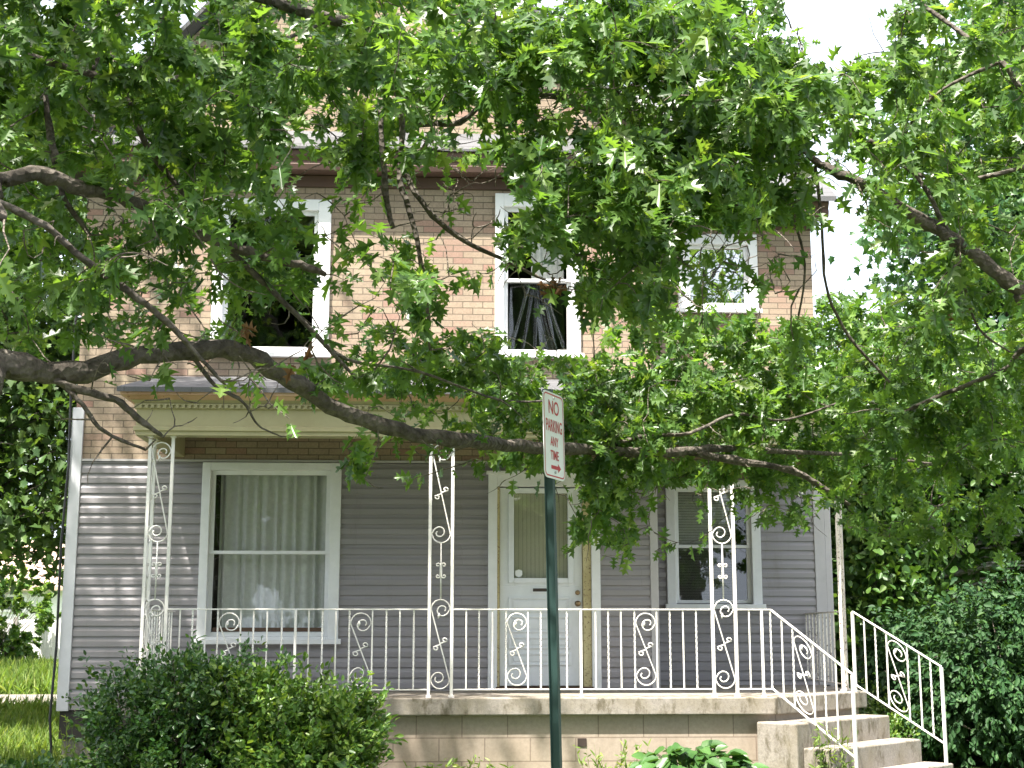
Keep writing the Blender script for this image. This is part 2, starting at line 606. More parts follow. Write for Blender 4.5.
# leaf templates: half outline (x,y); mirrored
T_OAK = [(0, 0), (0.03, 0.14), (0.16, 0.15), (0.28, 0.21), (0.19, 0.27), (0.06, 0.37), (0.24, 0.45), (0.42, 0.6), (0.26, 0.58), (0.065, 0.64),
         (0.17, 0.74), (0.27, 0.87), (0.11, 0.82), (0, 1.0)]
T_OAK_FAR = [(0, 0), (0.3, 0.2), (0.09, 0.36), (0.44, 0.57), (0.1, 0.65), (0.26, 0.86), (0, 1)]
T_OVAL = [(0, 0), (0.2, 0.25), (0.26, 0.5), (0.16, 0.8), (0, 1)]
T_WIDE = [(0, 0), (0.26, 0.12), (0.38, 0.35), (0.33, 0.6), (0.15, 0.86), (0, 1)]
T_NARROW = [(0, 0), (0.12, 0.3), (0.1, 0.65), (0, 1)]
T_MAPLE = [(0, 0), (0.35, 0.05), (0.28, 0.3), (0.5, 0.5), (0.25, 0.62), (0, 1)]
T_BLADE = [(0, 0), (0.03, 0.0), (0.025, 0.5), (0, 1)]


def leaves(name, mat, pos, axis, nrm, size, tmpl, parent=None, fold=0.22, droop=0.18, smooth=False):
    """one mesh of leaf-shaped faces; every leaf folded along its midrib and drooping at its tip"""
    pos, axis, nrm, size = (np.asarray(a, float) for a in (pos, axis, nrm, size))
    axis /= np.linalg.norm(axis, axis=1, keepdims=True) + 1e-9
    nrm = nrm - axis * np.sum(axis * nrm, axis=1, keepdims=True)
    nrm /= np.linalg.norm(nrm, axis=1, keepdims=True) + 1e-9
    sd = np.cross(axis, nrm)
    h = np.array(tmpl)
    n = len(h)
    full = np.concatenate([h, h[1:-1] * [-1, 1]])
    k = len(full)
    N = len(pos)
    zf = fold * np.abs(full[None, :, 0]) * RNG.uniform(0.2, 2.2, (N, 1)) - droop * full[None, :, 1] ** 2 * RNG.uniform(-0.4, 3.0, (N, 1)) \
        + RNG.normal(0, 0.12, (N, 1)) * full[None, :, 0] * full[None, :, 1]
    V = (pos[:, None, :] + size[:, None, None] * (full[None, :, 0, None] * sd[:, None, :] + full[None, :, 1, None] * axis[:, None, :] + zf[:, :, None] * nrm[:, None, :]))
    f1 = np.arange(n)
    f2 = np.concatenate([[0], np.arange(n, k), [n - 1]])[::-1]
    both = np.concatenate([f1, f2])
    loops = (np.arange(N)[:, None] * k + both[None, :]).ravel()
    me = bpy.data.meshes.new(name)
    me.vertices.add(N * k)
    me.vertices.foreach_set('co', V.astype(np.float32).ravel())
    me.loops.add(len(loops))
    me.loops.foreach_set('vertex_index', loops.astype(np.int32))
    me.polygons.add(2 * N)
    me.polygons.foreach_set('loop_start', (np.arange(2 * N) * n).astype(np.int32))
    me.update(calc_edges=True)
    me.materials.append(mat)
    o = bpy.data.objects.new(name, me)
    COL.objects.link(o)
    if parent is not None:
        put(o, parent)
    return o


def unit(n):
    v = RNG.normal(size=(n, 3))
    return v / np.linalg.norm(v, axis=1, keepdims=True)


# ================================================================ SETTING
GZ = -0.02


def ground_z(x, y):
    # level lawn by the house, a shallow fall to the street, a gentle rise far behind
    if y < 4.2:
        return -0.32
    if y < 9.0:
        return -0.18 + 0.16 * (y - 4.2) / 4.8
    if y < 34:
        return GZ
    return GZ + min(0.9, (y - 34) * 0.05)


def build_ground():
    ys = [-60, -20, 4.19, 4.2, 6, 7.5, 9, 12, 14, 18, 22, 26, 30, 34, 38, 42, 50, 60, 80, 200, 800]
    xs = [-800, -120, -40, -20, -10, -5, 0, 5, 10, 20, 40, 120, 800]
    mb = MB()
    mb.v = [(x, y, ground_z(x, y)) for y in ys for x in xs]
    nx = len(xs)
    mb.f = [(j * nx + i, j * nx + i + 1, (j + 1) * nx + i + 1, (j + 1) * nx + i) for j in range(len(ys) - 1) for i in range(nx - 1)]
    structure(mb.build('ground', LAWN))
    mb = MB().add([(-200, -6, -0.316), (200, -6, -0.316), (200, 4.0, -0.316), (-200, 4.0, -0.316)], [(0, 1, 2, 3)])
    structure(mb.build('road', ASPH))
    structure(MB().box(-200, 200, 4.0, 4.2, -0.4, -0.17).build('kerb', PAVE))
    structure(MB().add([(-60, 9.05, GZ + .004), (60, 9.05, GZ + .004), (60, 10.4, GZ + .004), (-60, 10.4, GZ + .004)], [(0, 1, 2, 3)]).build('pavement', PAVE))
    structure(MB().add([(-40, 24.0, GZ + .01), (-4.6, 24.0, GZ + .01), (-4.6, 31.8, GZ + .01), (-40, 31.8, GZ + .01)], [(0, 1, 2, 3)]).build('driveway', mat_concrete('driveway_concrete', (0.22, 0.205, 0.18))))


build_ground()

# ================================================================ HOUSE
YM, YR, YB = 14.3, 15.6, 23.0          # main front wall, recessed wall, rear wall
XL, XC, XRR = -3.72, 2.18, 4.28        # left corner, inner corner, right corner
FLOOR = 0.757
house = thing('house', (0.3, 18.5, 0.1), 'two storey buff brick house with grey vinyl siding around its ground floor porch', 'house')


def wall_cells(mb, x0, x1, z0, z1, y, holes, depth=0.22):
    xs = sorted({x0, x1, *[h[0] for h in holes], *[h[1] for h in holes]})
    zs = sorted({z0, z1, *[h[2] for h in holes], *[h[3] for h in holes]})
    xs = [x for x in xs if x0 <= x <= x1]
    zs = [z for z in zs if z0 <= z <= z1]
    for i in range(len(xs) - 1):
        for j in range(len(zs) - 1):
            cx, cz = (xs[i] + xs[i + 1]) / 2, (zs[j] + zs[j + 1]) / 2
            if any(h[0] < cx < h[1] and h[2] < cz < h[3] for h in holes):
                continue
            a, b, c, d = xs[i], xs[i + 1], zs[j], zs[j + 1]
            mb.quad((a, y, c), (b, y, c), (b, y, d), (a, y, d))
            mb.quad((a, y + depth, c), (a, y + depth, d), (b, y + depth, d), (b, y + depth, c))
    for a, b, c, d in holes:
        c, d = max(c, z0), min(d, z1)
        if c >= d:
            continue
        mb.quad((a, y, c), (a, y + depth, c), (a, y + depth, d), (a, y, d))
        mb.quad((b, y, c), (b, y, d), (b, y + depth, d), (b, y + depth, c))
        mb.quad((a, y, c), (b, y, c), (b, y + depth, c), (a, y + depth, c))
        mb.quad((a, y, d), (a, y + depth, d), (b, y + depth, d), (b, y, d))


W1 = (-2.417, -1.016, 1.223, 3.028)
W1R = (2.512, 3.573, 1.594, 3.019)
DR = (0.481, 1.62, 0.74, 2.92)
W2L = (-2.393, -1.181, 4.129, 5.814)
W2M = (0.545, 1.443, 4.145, 5.915)
W2R = (2.70, 3.635, 4.95, 5.881)


def shrink(h, d=0.05):
    return (h[0] + d, h[1] - d, h[2] + d, h[3] - d)


SIDTOP = 3.035
mb = MB()
wall_cells(mb, XL, XC, SIDTOP, 6.5, YM, [shrink(W2L), shrink(W2M)])
PEAK = (XL + XC) / 2
mb.add([(XL, YM, 6.5), (XC, YM, 6.5), (PEAK, YM, 9.75)], [(0, 1, 2)])
mb.build('brick_wall', BRICK_F, house)
mb = MB()
wall_cells(mb, XC, XRR, SIDTOP, 6.15, YR, [shrink(W2R)])
mb.build('brick_wall', BRICK_F, house)
mb = MB()
mb.quad((XL, YM, SIDTOP), (XL, YM, 6.5), (XL, YB, 6.5), (XL, YB, SIDTOP))
mb.build('side_wall', BRICK_S, house)
mb = MB()
mb.quad((XC, YM, SIDTOP), (XC, YR, SIDTOP), (XC, YR, 6.5), (XC, YM, 6.5))
mb.build('side_wall', BRICK_S, house)
mb = MB()
mb.quad((XRR, YR, SIDTOP), (XRR, YB, SIDTOP), (XRR, YB, 6.15), (XRR, YR, 6.15))
mb.add([(XRR, YR, 6.15), (XRR, YB, 6.15), (XRR, 19.3, 9.1)], [(0, 1, 2)])
mb.build('side_wall', BRICK_S, house)
mb = MB()
mb.quad((XL, YB, 0), (XRR, YB, 0), (XRR, YB, 6.5), (XL, YB, 6.5))
mb.add([(XL, YB, 6.5), (XC, YB, 6.5), (PEAK, YB, 9.75)], [(0, 1, 2)])
mb.build('rear_wall', BRICK_F, house)

# lap siding with a real dutch-lap profile
def siding_rows(mb, x0, x1, z0, z1, holes, fn, course=0.1016):
    z = z0
    while z < z1 - 0.01:
        zt = min(z + course, z1)
        zc = (z + zt) / 2
        spans = [(x0, x1)]
        for a, b, c, d in holes:
            if c < zc < d:
                new = []
                for s, e in spans:
                    if b <= s or a >= e:
                        new.append((s, e))
                    else:
                        if a > s:
                            new.append((s, a))
                        if b < e:
                            new.append((b, e))
                spans = new
        h = zt - z
        prof = [(0.001, 0), (0.019, 0.002), (0.018, 0.52 * h), (0.012, 0.64 * h), (0.006, 0.78 * h), (0.002, h)]
        for s, e in spans:
            mb.add([fn(s, o, z + dz) for o, dz in prof] + [fn(e, o, z + dz) for o, dz in prof],
                   [(i, i + 6, i + 7, i + 1) for i in range(5)])
        z = zt


SID0 = 0.577
mb = MB()
siding_rows(mb, XL + 0.08, 2.14, SID0, SIDTOP, [shrink(W1, .03), shrink(DR, .03)], lambda s, o, z: (s, YM - o, z))
mb.build('siding', SIDING, house)
mb = MB()
siding_rows(mb, 2.215, 4.185, SID0 + 0.03, SIDTOP, [shrink(W1R, .03)], lambda s, o, z: (s, YR - o, z))
mb.build('siding', SIDING, house)
mb = MB()
siding_rows(mb, YM + 0.05, YB, SID0, SIDTOP, [], lambda s, o, z: (XL - o, s, z))
mb.build('siding', SIDING, house)
mb = MB()
siding_rows(mb, YM + 0.0, YR, SID0, SIDTOP, [], lambda s, o, z: (XC + o, s, z))
mb.build('siding', SIDING, house)
mb = MB()
siding_rows(mb, YR + 0.05, YB, SID0, SIDTOP, [], lambda s, o, z: (XRR + o, s, z))
mb.build('siding', SIDING, house)
mb = MB()
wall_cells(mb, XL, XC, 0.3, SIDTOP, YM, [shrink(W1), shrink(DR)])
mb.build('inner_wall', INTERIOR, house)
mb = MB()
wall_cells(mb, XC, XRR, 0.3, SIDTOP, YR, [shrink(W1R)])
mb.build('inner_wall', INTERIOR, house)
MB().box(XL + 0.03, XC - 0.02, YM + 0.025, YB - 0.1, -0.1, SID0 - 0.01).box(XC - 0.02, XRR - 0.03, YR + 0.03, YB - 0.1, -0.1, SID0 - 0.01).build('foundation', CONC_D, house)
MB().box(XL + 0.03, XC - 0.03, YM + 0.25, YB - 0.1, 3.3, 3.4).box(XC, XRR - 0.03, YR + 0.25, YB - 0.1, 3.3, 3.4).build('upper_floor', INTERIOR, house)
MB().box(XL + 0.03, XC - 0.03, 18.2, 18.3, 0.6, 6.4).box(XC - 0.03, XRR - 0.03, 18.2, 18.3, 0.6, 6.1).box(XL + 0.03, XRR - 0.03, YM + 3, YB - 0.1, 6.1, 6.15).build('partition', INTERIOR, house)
# corner boards
MB().box(XL - 0.03, XL + 0.085, YM - 0.032, YM + 0.08, SID0 - 0.01, 3.58).build('corner_board', TRIM_PALE, house, bevel=0.004)
MB().box(2.135, 2.215, YM - 0.03, YM + 0.05, FLOOR, SIDTOP).build('corner_board', TRIM_GREY, house, bevel=0.004)
MB().box(4.182, 4.30, YR - 0.03, YR + 0.05, FLOOR, SIDTOP).build('corner_board', TRIM_GREY, house, bevel=0.004)
MB().box(4.305, 4.385, YR + 0.0, YR + 0.07, 0.3, 3.1).build('downpipe', TRIM_GREY, house, bevel=0.01)
MB().box(XL + 0.085, 2.13, YM - 0.026, YM - 0.001, SIDTOP, SIDTOP + 0.022).build('siding_cap', TRIM_GREY, house)
MB().tube([(-3.765, YM - 0.05, 0.15), (-3.80, YM - 0.05, 0.5), (-3.775, YM - 0.05, 1.2), (-3.785, YM - 0.05, 2.2), (-3.755, YM - 0.05, 3.0), (-3.77, YM - 0.05, 3.7), (-3.765, YM - 0.04, 4.8)], 0.013, 6).build('cable', CABLE, house)

# roofs
def slab_roof(pts, th=0.06):
    n = len(pts)
    mb = MB()
    mb.add([p for p in pts] + [(p[0], p[1], p[2] - th) for p in pts],
           [tuple(range(n)), tuple(range(n, 2 * n))[::-1]] + [(i, n + i, n + (i + 1) % n, (i + 1) % n) for i in range(n)])
    return mb


zb = 6.5
slab_roof([(XL - 0.3, YM - 0.25, zb - 0.27), (PEAK, YM - 0.25, 9.87), (PEAK, YB + 0.2, 9.87), (XL - 0.3, YB + 0.2, zb - 0.27)]).build('roof', SHINGLE_S, house)
slab_roof([(PEAK, YM - 0.25, 9.87), (XC + 0.25, YM - 0.25, zb - 0.2), (XC + 0.25, YB + 0.2, zb - 0.2), (PEAK, YB + 0.2, 9.87)]).build('roof', SHINGLE_S, house)
slab_roof([(1.0, 15.23, 6.255), (4.5, 15.23, 6.255), (4.5, 19.3, 9.2), (0.2, 19.3, 9.2)]).build('roof', SHINGLE, house)
slab_roof([(0.2, 19.3, 9.2), (4.5, 19.3, 9.2), (4.5, YB + 0.3, 6.4), (0.2, YB + 0.3, 6.4)]).build('roof', SHINGLE, house)


def eave(x0, x1, yf, yw, zb_, zt):
    """a boxed brown eave: soffit, frieze and gutter with a curved lip"""
    mb = MB()
    prof = [(yw - 0.002, zb_ + 0.02), (yf + 0.10, zb_ + 0.02), (yf + 0.10, zb_), (yf + 0.035, zb_ + 0.005), (yf + 0.02, zb_ + 0.06), (yf + 0.035, zb_ + 0.10), (yf, zb_ + 0.15), (yf, zt), (yf + 0.012, zt), (yw - 0.002, zt - 0.02)]
    n = len(prof)
    mb.add([(x0, y, z) for y, z in prof] + [(x1, y, z) for y, z in prof],
           [tuple(range(n)), tuple(range(n, 2 * n))[::-1]] + [(i, n + i, n + (i + 1) % n, (i + 1) % n) for i in range(n)])
    return mb


eave(XL - 0.25, XC + 0.2, 14.02, YM, 6.07, 6.275).build('eave', EAVE_BROWN, house)
eave(XC + 0.205, 4.43, 15.3, YR, 6.04, 6.24).build('eave', EAVE_BROWN, house)
slab_roof([(XL - 0.27, 13.99, 6.305), (XC + 0.22, 13.99, 6.305), (XC + 0.22, YM, 6.585), (XL - 0.27, YM, 6.585)], 0.025).build('pent_roof', SHINGLE, house)
MB().box(XL - 0.05, XC + 0.05, YM - 0.03, YM - 0.003, 5.96, 6.08).box(XC + 0.01, XRR + 0.03, YR - 0.03, YR - 0.003, 5.95, 6.05).build('frieze', EAVE_BROWN, house)


# windows
def frame_ring(mb, o, i, y0, y1):
    a, b, c, d = o
    e, f, gg, h = i
    mb.box(a, e, y0, y1, c, d).box(f, b, y0, y1, c, d).box(e, f, y0, y1, c, gg).box(e, f, y0, y1, h, d)


def curtain(x0, x1, z0, z1, y, folds, amp, mat, parent, name='curtain'):
    mb = MB()
    n = folds * 8
    ph = [random.uniform(0.7, 1.3) for _ in range(folds + 1)]
    rows = []
    for z in (z0, (z0 + z1) / 2, z1):
        row = []
        for i in range(n + 1):
            t = i / n
            a = amp * ph[int(t * folds)]
            row.append((x0 + (x1 - x0) * t + 0.01 * math.sin(t * 37 + z), y + a * math.sin(t * folds * 2 * math.pi + 0.4 * math.sin(t * 21)), z))
        rows.append(row)
    k = n + 1
    mb.v = [p for r in rows for p in r]
    mb.f = [(j * k + i, j * k + i + 1, (j + 1) * k + i + 1, (j + 1) * k + i) for j in range(2) for i in range(n)]
    return mb.build(name, mat, parent, smooth=True)


def slat_blind(x0, x1, z0, z1, y, pitch, mat, parent):
    mb = MB()
    z = z0
    while z < z1:
        mb.add([(x0, y, z), (x1, y, z), (x1, y + 0.014, z + pitch * 0.92), (x0, y + 0.014, z + pitch * 0.92)], [(0, 1, 2, 3)])
        z += pitch
    return mb.build('blind', mat, parent)


def window(o, gl, mid, y, glass_up, glass_lo, proud=0.045, label=None, single=False):
    mb = MB()
    iw = (gl[0] - 0.045, gl[1] + 0.045, gl[2] - 0.045, gl[3] + 0.045)
    frame_ring(mb, o, iw, y - proud, y + 0.1)
    fr = mb.build('window', WHITE_PAINT, house, bevel=0.005)
    if label:
        fr['label'] = label
    MB().box(o[0] - 0.03, o[1] + 0.03, y - proud - 0.045, y - proud + 0.01, o[2] - 0.012, o[2] + 0.04).build('sill', WHITE_PAINT, fr, bevel=0.005)
    mb = MB()
    if single:
        frame_ring(mb, (iw[0], iw[1], iw[2], iw[3]), gl, y + 0.0, y + 0.04)
        mb.build('sash', WHITE_PAINT, fr, bevel=0.003)
        MB().box(gl[0] - .005, gl[1] + .005, y + 0.018, y + 0.022, gl[2] - .005, gl[3] + .005).build('pane', glass_up, fr)
    else:
        frame_ring(mb, (iw[0], iw[1], mid - 0.015, iw[3]), (gl[0], gl[1], mid + 0.018, gl[3]), y + 0.004, y + 0.035)
        mb.build('sash', WHITE_PAINT, fr, bevel=0.003)
        mb = MB()
        frame_ring(mb, (iw[0], iw[1], iw[2], mid + 0.012), (gl[0], gl[1], gl[2], mid - 0.015), y + 0.038, y + 0.07)
        mb.build('sash', WHITE_PAINT, fr, bevel=0.003)
        MB().box(gl[0] - .005, gl[1] + .005, y + 0.018, y + 0.022, mid, gl[3] + .005).build('pane', glass_up, fr)
        MB().box(gl[0] - .005, gl[1] + .005, y + 0.052, y + 0.056, gl[2] - .005, mid).build('pane', glass_lo, fr)
    return fr


GW1 = (-2.287, -1.167, 1.331, 2.905)
f = window(W1, GW1, 2.12, YM, GLASS, GLASS, label='wide ground floor window with pleated pale curtain')
curtain(-2.265, -1.15, 1.30, 2.93, YM + 0.19, 11, 0.028, CURTAIN, f)
MB().box(-2.27, -1.18, YM + 0.03, YM + 0.05, 1.335, 1.375).build('sash_rail', DARK_WOOD, f)
GW1R = (2.658, 3.425, 1.681, 2.884)
f = window(W1R, GW1R, 2.272, YR, GLASS, GLASS_D, label='narrow ground floor window with slatted blind')
slat_blind(2.63, 3.30, 1.66, 2.92, YR + 0.17, 0.03, BLIND, f)
GW2L = (-2.237, -1.357, 4.244, 5.65)
f = window(W2L, GW2L, 4.99, YM, GLASS, GLASS_D, label='dark upper window behind the oak branches')
GW2M = (0.682, 1.305, 4.241, 5.727)
f = window(W2M, GW2M, 4.978, YM, GLASS, GLASS, label='upper window with crumpled plastic in its lower pane')
curtain(0.95, 1.30, 5.0, 5.75, YM + 0.2, 4, 0.02, CURTAIN, f)
# crumpled plastic sheet gathered at the top
mb = MB()
nx, nz = 150, 24
FOLDS = [(0.1, 0.012, 0.012, 0.3), (0.3, 0.012, 0.016, 0.2), (0.47, 0.012, 0.02, 0), (0.66, 0.03, 0.05, -0.8), (0.9, 0.012, 0.016, -0.5)]
for j in range(nz + 1):
    for i in range(nx + 1):
        u, v = i / nx, j / nz
        spread = 1.0 - 0.08 * v
        x = 0.69 + 0.6 * (0.5 + (u - 0.5) * spread + 0.0)
        a = (u - 0.45) / (0.35 + 0.65 * (1 - v))
        y = YM + 0.13 + 0.012 * math.sin(u * 9 + v) - sum(h_ * math.exp(-((u - (0.5 + (c_k - 0.5) * (1.1 - 0.75 * v) - 0.15 * b_k * (1 - v) ** 2)) / w_k) ** 2) for c_k, w_k, h_, b_k in FOLDS)
        mb.v.append((min(max(x, 0.685), 1.3), y, 4.25 + 0.72 * v))
k = nx + 1
mb.f = [(j * k + i, j * k + i + 1, (j + 1) * k + i + 1, (j + 1) * k + i) for j in range(nz) for i in range(nx)]
mb.build('plastic_sheet', PLASTIC, f, smooth=True)
GW2R = (2.851, 3.482, 5.069, 5.712)
f = window(W2R, GW2R, 0, YR, GLASS_SKY, GLASS_SKY, single=True, label='small upper window mirroring the bright sky')
curtain(2.84, 3.5, 5.0, 5.8, YR + 0.16, 5, 0.015, CURTAIN, f)

# front door
mb = MB()
mb.box(0.481, 0.572, YM - 0.05, YM + 0.08, FLOOR + 0.004, 2.92).box(1.53, 1.62, YM - 0.05, YM + 0.08, FLOOR + 0.004, 2.92).box(0.572, 1.53, YM - 0.05, YM + 0.08, 2.80, 2.92)
mb.box(0.46, 1.64, YM - 0.07, YM + 0.05, 2.92, 2.955)
dc = mb.build('door_casing', WHITE_PAINT, house, bevel=0.005)
MB().box(0.572, 0.598, YM - 0.01, YM + 0.09, FLOOR + 0.004, 2.797).box(1.446, 1.528, YM - 0.02, YM + 0.09, FLOOR + 0.004, 2.797).build('door_jamb', JAMB_PAINT, house, bevel=0.004)
MB().box(0.56, 1.54, YM - 0.06, YM + 0.05, FLOOR + 0.003, FLOOR + 0.036).build('threshold', DARK_WOOD, house, bevel=0.006)
DX0, DX1, DZ0, DZ1 = 0.602, 1.442, 0.80, 2.79
gx0, gx1, gz0, gz1 = 0.745, 1.297, 1.871, 2.735
mb = MB()
frame_ring(mb, (DX0, DX1, 1.79, DZ1), (gx0, gx1, gz0, gz1), YM + 0.03, YM + 0.07)
mb.box(DX0, DX1, YM + 0.03, YM + 0.07, DZ0, 1.79)
frame_ring(mb, (0.690, 1.352, 1.821, 2.783), (gx0, gx1, gz0, gz1), YM + 0.008, YM + 0.031)
for z0, z1 in ((1.53, 1.68), (1.325, 1.49), (1.165, 1.285), (1.0, 1.125)):
    frame_ring(mb, (0.69, 1.325, z0, z1), (0.715, 1.30, z0 + 0.02, z1 - 0.02), YM + 0.012, YM + 0.031)
    mb.box(0.74, 1.275, YM + 0.018, YM + 0.031, z0 + 0.038, z1 - 0.038)
door = mb.build('door', DOOR_PAINT, house, bevel=0.004)
MB().box(gx0 - .005, gx1 + .005, YM + 0.035, YM + 0.039, gz0 - .005, gz1 + .005).build('pane', GLASS, door)
MB().box(gx0 - .02, gx1 + .02, YM + 0.075, YM + 0.08, gz0 - .02, gz1 + .02).build('blind', WEAVE, door)
MB().box(0.92, 1.097, YM + 0.018, YM + 0.031, 1.715, 1.785).build('mail_slot_frame', DOOR_PAINT, door, bevel=0.004)
MB().box(0.937, 1.08, YM + 0.010, YM + 0.02, 1.735, 1.767).build('mail_slot', SLOT_DARK, door, bevel=0.006)
bpy_mb = MB()
for (z, r) in ((1.725, 0.024), (1.615, 0.03)):
    mbk = MB()
    pr = [(0.031, r * 0.95), (0.02, r), (0.0, r * 0.5), (-0.012, r * 0.55), (-0.03, r * 0.95), (-0.045, r * 0.8), (-0.05, 0.003)] if z < 1.7 else [(0.031, r), (0.01, r * 1.02), (0.002, r * 0.7), (0.0, 0.003)]
    mbk.tube([(1.392, YM + a, z) for a, _ in pr], [b for _, b in pr], 14)
    mbk.build('door_knob' if z < 1.7 else 'deadbolt', BRASS, door, smooth=True)
# small white shield-shaped sticker on the door glass
sh = [(0.76, 1.945), (0.775, 1.95), (0.795, 1.957), (0.815, 1.95), (0.83, 1.945), (0.832, 1.91), (0.823, 1.89), (0.795, 1.876), (0.767, 1.89), (0.758, 1.91)]
MB().add([(x, YM + 0.0342, z) for x, z in sh] + [(x, YM + 0.0346, z) for x, z in sh], [tuple(range(10)), tuple(range(10, 20))[::-1]]).build('sticker', SIGN_W, door)

# ---------------------------------------------------------------- porch (part of the house)
SLAB = [(-2.78, YM - 0.005), (-2.78, 12.70), (3.0, 12.70), (4.2, 13.9), (4.2, YR - 0.005), (2.18, YR - 0.005), (2.18, YM - 0.005)]
MB().prism(SLAB, 0.602, FLOOR).build('porch_slab', CONC, house, bevel=0.012)
FND = [(-2.70, YM), (-2.70, 12.77), (2.96, 12.77), (4.12, 13.93), (4.12, YR), (2.18, YR), (2.18, YM)]
mb = MB().prism(FND, -0.1, 0.601)
mb.build('porch_foundation', BLOCK, house)
MB().box(1.23, 1.31, 12.762, 12.775, 0.33, 0.40).build('foundation_vent', SLOT_DARK, house)

BEAM = [(-2.77, YM - 0.003), (-2.77, 12.68), (2.82, 12.68), (4.05, 13.9), (4.05, YR - 0.003)]


def off_path(path, d):
    """offset an open path to its outer side (left of travel reversed)"""
    out = []
    for i, p in enumerate(path):
        a = Vector(path[max(i - 1, 0)])
        b = Vector(path[min(i + 1, len(path) - 1)])
        p = Vector(p)
        n1 = (p - a).normalized() if i > 0 else (b - p).normalized()
        n2 = (b - p).normalized() if i < len(path) - 1 else n1
        m1, m2 = Vector((n1.y, -n1.x)), Vector((n2.y, -n2.x))
        m = (m1 + m2).normalized()
        out.append(p - m * (-d / max(m.dot(m1), 0.3)))
    return out


def sweep(path, prof):
    """prof: (outward offset, z) closed ring swept along the path"""
    mb = MB()
    n = len(prof)
    rings = [off_path(path, o) for o, _ in prof]
    for i in range(len(path)):
        for j, (o, z) in enumerate(prof):
            mb.v.append((rings[j][i].x, rings[j][i].y, z))
    for i in range(len(path) - 1):
        for j in range(n):
            a, b = i * n + j, i * n + (j + 1) % n
            mb.f.append((a, b, b + n, a + n))
    mb.f.append(tuple(range(n)))
    mb.f.append(tuple((len(path) - 1) * n + j for j in range(n))[::-1])
    return mb


sweep(BEAM, [(-0.16, 3.084), (-0.005, 3.084), (-0.005, 3.12), (0.012, 3.125), (0.012, 3.16), (-0.008, 3.17), (-0.008, 3.32), (0.01, 3.325), (0.01, 3.372), (0.04, 3.40), (-0.16, 3.40)]).build('porch_beam', CREAM_PAINT, house)
mb = MB()
comb, xx = [], -2.74
while xx < 2.78:
    comb += [(xx, 3.328), (xx + 0.03, 3.328), (xx + 0.03, 3.356), (xx + 0.055, 3.356)]
    xx += 0.055
comb += [(comb[-1][0], 3.368), (-2.74, 3.368)]
nc = len(comb)
mb.add([(x, 12.652, z) for x, z in comb] + [(x, 12.671, z) for x, z in comb], [tuple(range(nc)), tuple(range(nc, 2 * nc))[::-1]] + [(i, nc + i, nc + (i + 1) % nc, (i + 1) % nc) for i in range(nc)])
mb.build('dentil_trim', CREAM_PAINT, house)
sweep(BEAM, [(-0.1, 3.401), (0.05, 3.401), (0.09, 3.43), (0.12, 3.435), (0.12, 3.485), (-0.1, 3.485)]).build('porch_gutter', GUTTER, house)
RE = [tuple(p) for p in off_path(BEAM, 0.145)]
zr = lambda y: 3.50 + (y - 12.53) * 0.236
top = [(RE[0][0], YM - 0.003, zr(YM)), (RE[1][0], RE[1][1], zr(RE[1][1])), (RE[2][0], RE[2][1], zr(RE[2][1])), (RE[3][0], RE[3][1], zr(RE[3][1])), (RE[4][0], YR - 0.003, zr(YR)), (XC + 0.003, YR - 0.003, zr(YR)), (XC + 0.003, YM - 0.003, zr(YM))]
slab_roof(top, 0.045).build('porch_roof', SHINGLE, house)
MB().prism([(-2.7, YM - 0.002), (-2.7, 12.75), (2.8, 12.75), (3.95, 13.9), (3.95, YR - 0.002), (XC + .003, YR - 0.002), (XC + .003, YM - 0.002)], 3.33, 3.36).build('porch_ceiling', DARK_WOOD, house)  # colour made dark to hold down light bounced under the porch roof


# wrought iron scrollwork, drawn in (u, z) and laid into the panel's plane
def spiral(cx, cz, r0, r1, a0, a1, shift=(0, 0), n=22):
    out = []
    for i in range(n + 1):
        t = i / n
        r = r0 + (r1 - r0) * (t ** 0.62)
        s = min(1, t * 1.6)
        a = a0 + (a1 - a0) * t
        out.append((cx + shift[0] * s + r * math.cos(a), cz + shift[1] * s + r * math.sin(a)))
    return out


def s_scroll(u0, u1, z0, z1, both=True):
    """the big S with a curl at each end and a small S across its diagonal"""
    Rr = (u1 - u0) / 2
    uc = (u0 + u1) / 2
    zt, zb2 = z1 - Rr, z0 + Rr
    top_ = [(uc + Rr * math.cos(a), zt + Rr * math.sin(a)) for a in np.linspace(math.pi, 0, 14)]
    top_ += spiral(uc, zt, Rr, Rr * 0.2, 0, -2.25 * math.pi, (Rr * 0.28, -Rr * 0.05), 30)[1:]
    bot = [(uc - a_, zb2 - (b_ - zt)) for a_, b_ in [(p[0] - uc, p[1]) for p in top_]]
    path = bot[::-1] + top_
    zm = (zt + zb2) / 2
    q = Rr * 0.36
    small = spiral(uc + q * 1.2, zm + q * 1.15, q * 0.9, q * 0.3, math.pi * 0.9 + math.pi, math.pi * 0.9 + math.pi + 1.7 * math.pi, (0, 0), 14)
    small2 = [(2 * uc - a_, 2 * zm - b_) for a_, b_ in small]
    mid = [(uc - q * 0.1, zm - q * 0.2), (uc + q * 0.1, zm + q * 0.2)]
    return [path, small2[::-1] + mid + small]


def double_c(uc, zm, r, gap):
    out = []
    for sx in (-1, 1):
        up_ = [(sx * (r * 1.25 + p[0]) + uc, zm + gap + p[1]) for p in spiral(0, 0, r, r * 0.35, math.pi, -0.9 * math.pi, (0, 0), 14)]
        dn = [(a, 2 * zm - b) for a, b in up_]
        out.append(dn[::-1] + up_)
    out.append([(uc - r * .5, zm), (uc + r * .5, zm)])
    return out


def lay(curves, fn, r=0.0065, n=5):
    mb = MB()
    for c in curves:
        mb.tube([fn(u, z) for u, z in c], r, n)
    return mb


